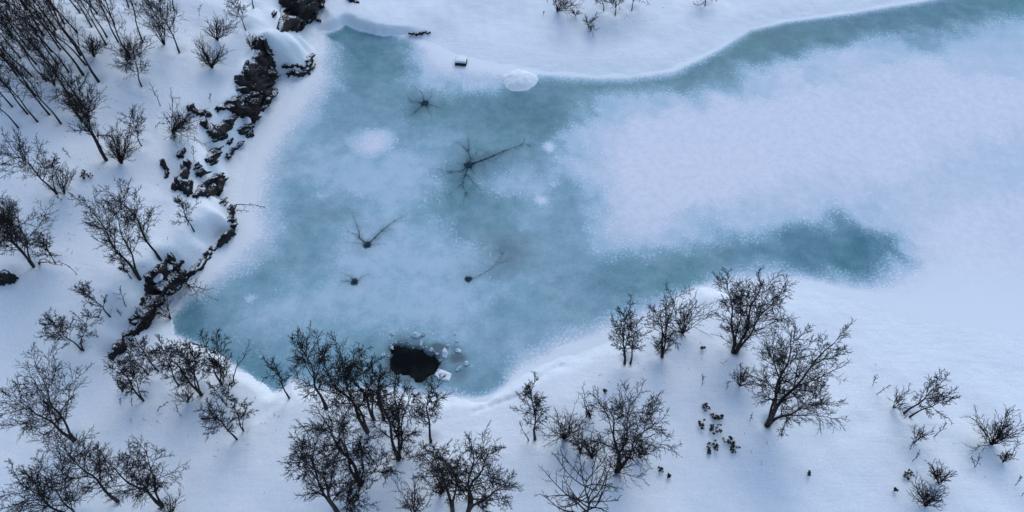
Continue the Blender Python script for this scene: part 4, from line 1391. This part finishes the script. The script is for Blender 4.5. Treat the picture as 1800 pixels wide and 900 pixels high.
PADS = [(442, 199, .36, .30, .24, 'plump snow pad lying on the jumbled boulders, the lower one'), (452, 176, .34, .26, .20, 'plump snow pad lying on the jumbled boulders, the upper one'),
        (436, 218, .30, .34, .22, 'snow pad on the small rock beside the ice apron'), (282, 492, .36, .22, .18, 'snow pad lodged high on the long black cliff'),
        (424, 186, .28, .22, .18, 'snow pad on the left end of the jumbled boulders'), (300, 474, .26, .18, .14, 'small snow pad right of the one high on the long cliff'), (240, 566, .30, .16, .12, 'narrow snow pad on the lower end of the long cliff')]
for i, (px, py, sx, sy, h, lab) in enumerate(PADS):
    o = lump('snow_pad', px, py, sx, sy, h, .5 * i, M['snow'], 360 + i, .22, 12)
    o.data.polygons.foreach_set('use_smooth', np.ones(len(o.data.polygons), bool))
    tag(o, lab, 'snow pad', 'snow pads on the cliff rocks')


# ------------------------------------------------------------------ low evergreen tufts
def tuft(px, py, wpx, seed, label):
    rng = np.random.default_rng(seed)
    B = hit(px, py)[0]
    r = wpx * .5 * float(depth_of(B)) / FPX
    n = max(7, int(16 * r / .25))
    az = rng.uniform(0, 6.28, n)
    rad = r * np.sqrt(rng.random(n))
    Tp = np.stack([np.cos(az) * rad, np.sin(az) * rad, rng.uniform(.08, .30, n)], -1)
    t = np.linspace(0, 1, 5)[None, :, None]
    C = np.array([0, 0, -.1]) * (1 - t) + (Tp * np.array([.6, .6, 1]))[:, None, :] * t + (Tp * np.array([.4, .4, 0]))[:, None, :] * t * t
    root = empty('evergreen_tuft', B)
    tag(root, label, 'plant', 'low evergreen tufts poking out of the snow')
    V, F = tubes(C, np.full(C.shape[:2], .008), 3)
    link('stems', mesh_from('stems', V, F), M['twig'], root)
    m = 16
    a = rng.uniform(0, 6.28, (n, m))
    el = rng.uniform(-.2, 1.1, (n, m))
    d = np.stack([np.cos(a) * np.cos(el), np.sin(a) * np.cos(el), np.sin(el)], -1)
    L = rng.uniform(.045, .085, (n, m, 1))
    s = norm(np.cross(d, np.array([0, 0, 1.0]) + rng.normal(0, .2, (n, m, 3)))) * .017
    tip = Tp[:, None, :] * np.array([1, 1, 1]) + rng.normal(0, .012, (n, m, 3))
    q = np.stack([tip, tip + d * L * .5 + s, tip + d * L - np.array([0, 0, .01]), tip + d * L * .5 - s], 2)
    F = np.arange(n * m * 4).reshape(-1, 4)
    link('leaves', mesh_from('leaves', q.reshape(-1, 3), F), M['leaf'], root)


TUFTS = [
    (1239, 718, 15, 'topmost evergreen tuft of the cluster below the low reddish shrub'), (1253, 735, 15, 'dark evergreen tuft second from the top of the cluster'),
    (1266, 736, 11, 'evergreen tuft at the right of the second highest one'), (1233, 749, 16, 'leftmost evergreen tuft of the cluster, loose and gappy'),
    (1256, 757, 22, 'open ring shaped evergreen tuft in the cluster\'s middle'), (1279, 778, 22, 'wide evergreen tuft towards the cluster\'s lower right'),
    (1253, 786, 20, 'evergreen tuft towards the cluster\'s lower left'), (1290, 792, 15, 'dense evergreen tuft, lowest on the right of the cluster'),
    (1244, 797, 7, 'tiny evergreen tuft, lowest of the whole cluster'), (1160, 828, 10, 'upright evergreen tuft right of the coarse spreading tree'),
    (1173, 838, 8, 'small evergreen tuft just below the upright one'), (1592, 837, 17, 'lone evergreen tuft left of the dark round shrub, lower right'),
    (1421, 835, 6, 'single tiny evergreen speck on wide empty snow'), (1234, 614, 7, 'tiny evergreen speck between V crowned and multi stemmed birch'),
    (846, 884, 22, 'evergreen tuft under the drooping birch at the bottom edge'), (150, 308, 8, 'upper evergreen tuft of three on the open left slope'),
    (149, 314, 8, 'lower evergreen tuft of three on the open left slope'), (161, 313, 8, 'right evergreen tuft of three on the open left slope'),
    (1571, 863, 5, 'tiny evergreen speck near the lowest shrub, lower right'), (1063, 690, 5, 'tiny evergreen speck by the vase crowned birch\'s crown'),
]
for i, (px, py, w, lab) in enumerate(TUFTS):
    tuft(px, py, w, 700 + i, lab)

# bits of twig and bark blown onto the snow
rg = np.random.default_rng(9)
lp = []
for sp, Bp in zip(SPECS, BASES):
    if sp[0] in 'BF':
        for q in range(7):
            lp.append((Bp[0] + rg.normal(0, 1.2), Bp[1] + rg.normal(0, 1.2)))
lp = np.array(lp)
lz = height(lp[:, 0], lp[:, 1])
okl = lz > .1
lp, lz = lp[okl], lz[okl]
th = rg.uniform(0, 6.28, len(lp))
ll = rg.uniform(.05, .22, len(lp))
dv = np.stack([np.cos(th) * ll, np.sin(th) * ll, rg.uniform(-.02, .06, len(lp))], -1)
c0 = np.c_[lp, lz + .012]
V, F = tubes(np.stack([c0, c0 + dv * .5 + rg.normal(0, .012, c0.shape), c0 + dv], 1), np.full((len(lp), 3), .007), 3)
tag(link('twig_litter', mesh_from('twig_litter', V, F), M['twig']), 'dark bits of twig scattered on the snow under the trees', 'litter', None, 'stuff')

nf = 0
for i in range(len(SPECS)):
    nf += grow(i)
print('plant quads', nf, 'all polys', sum(len(m_.polygons) for m_ in bpy.data.meshes))
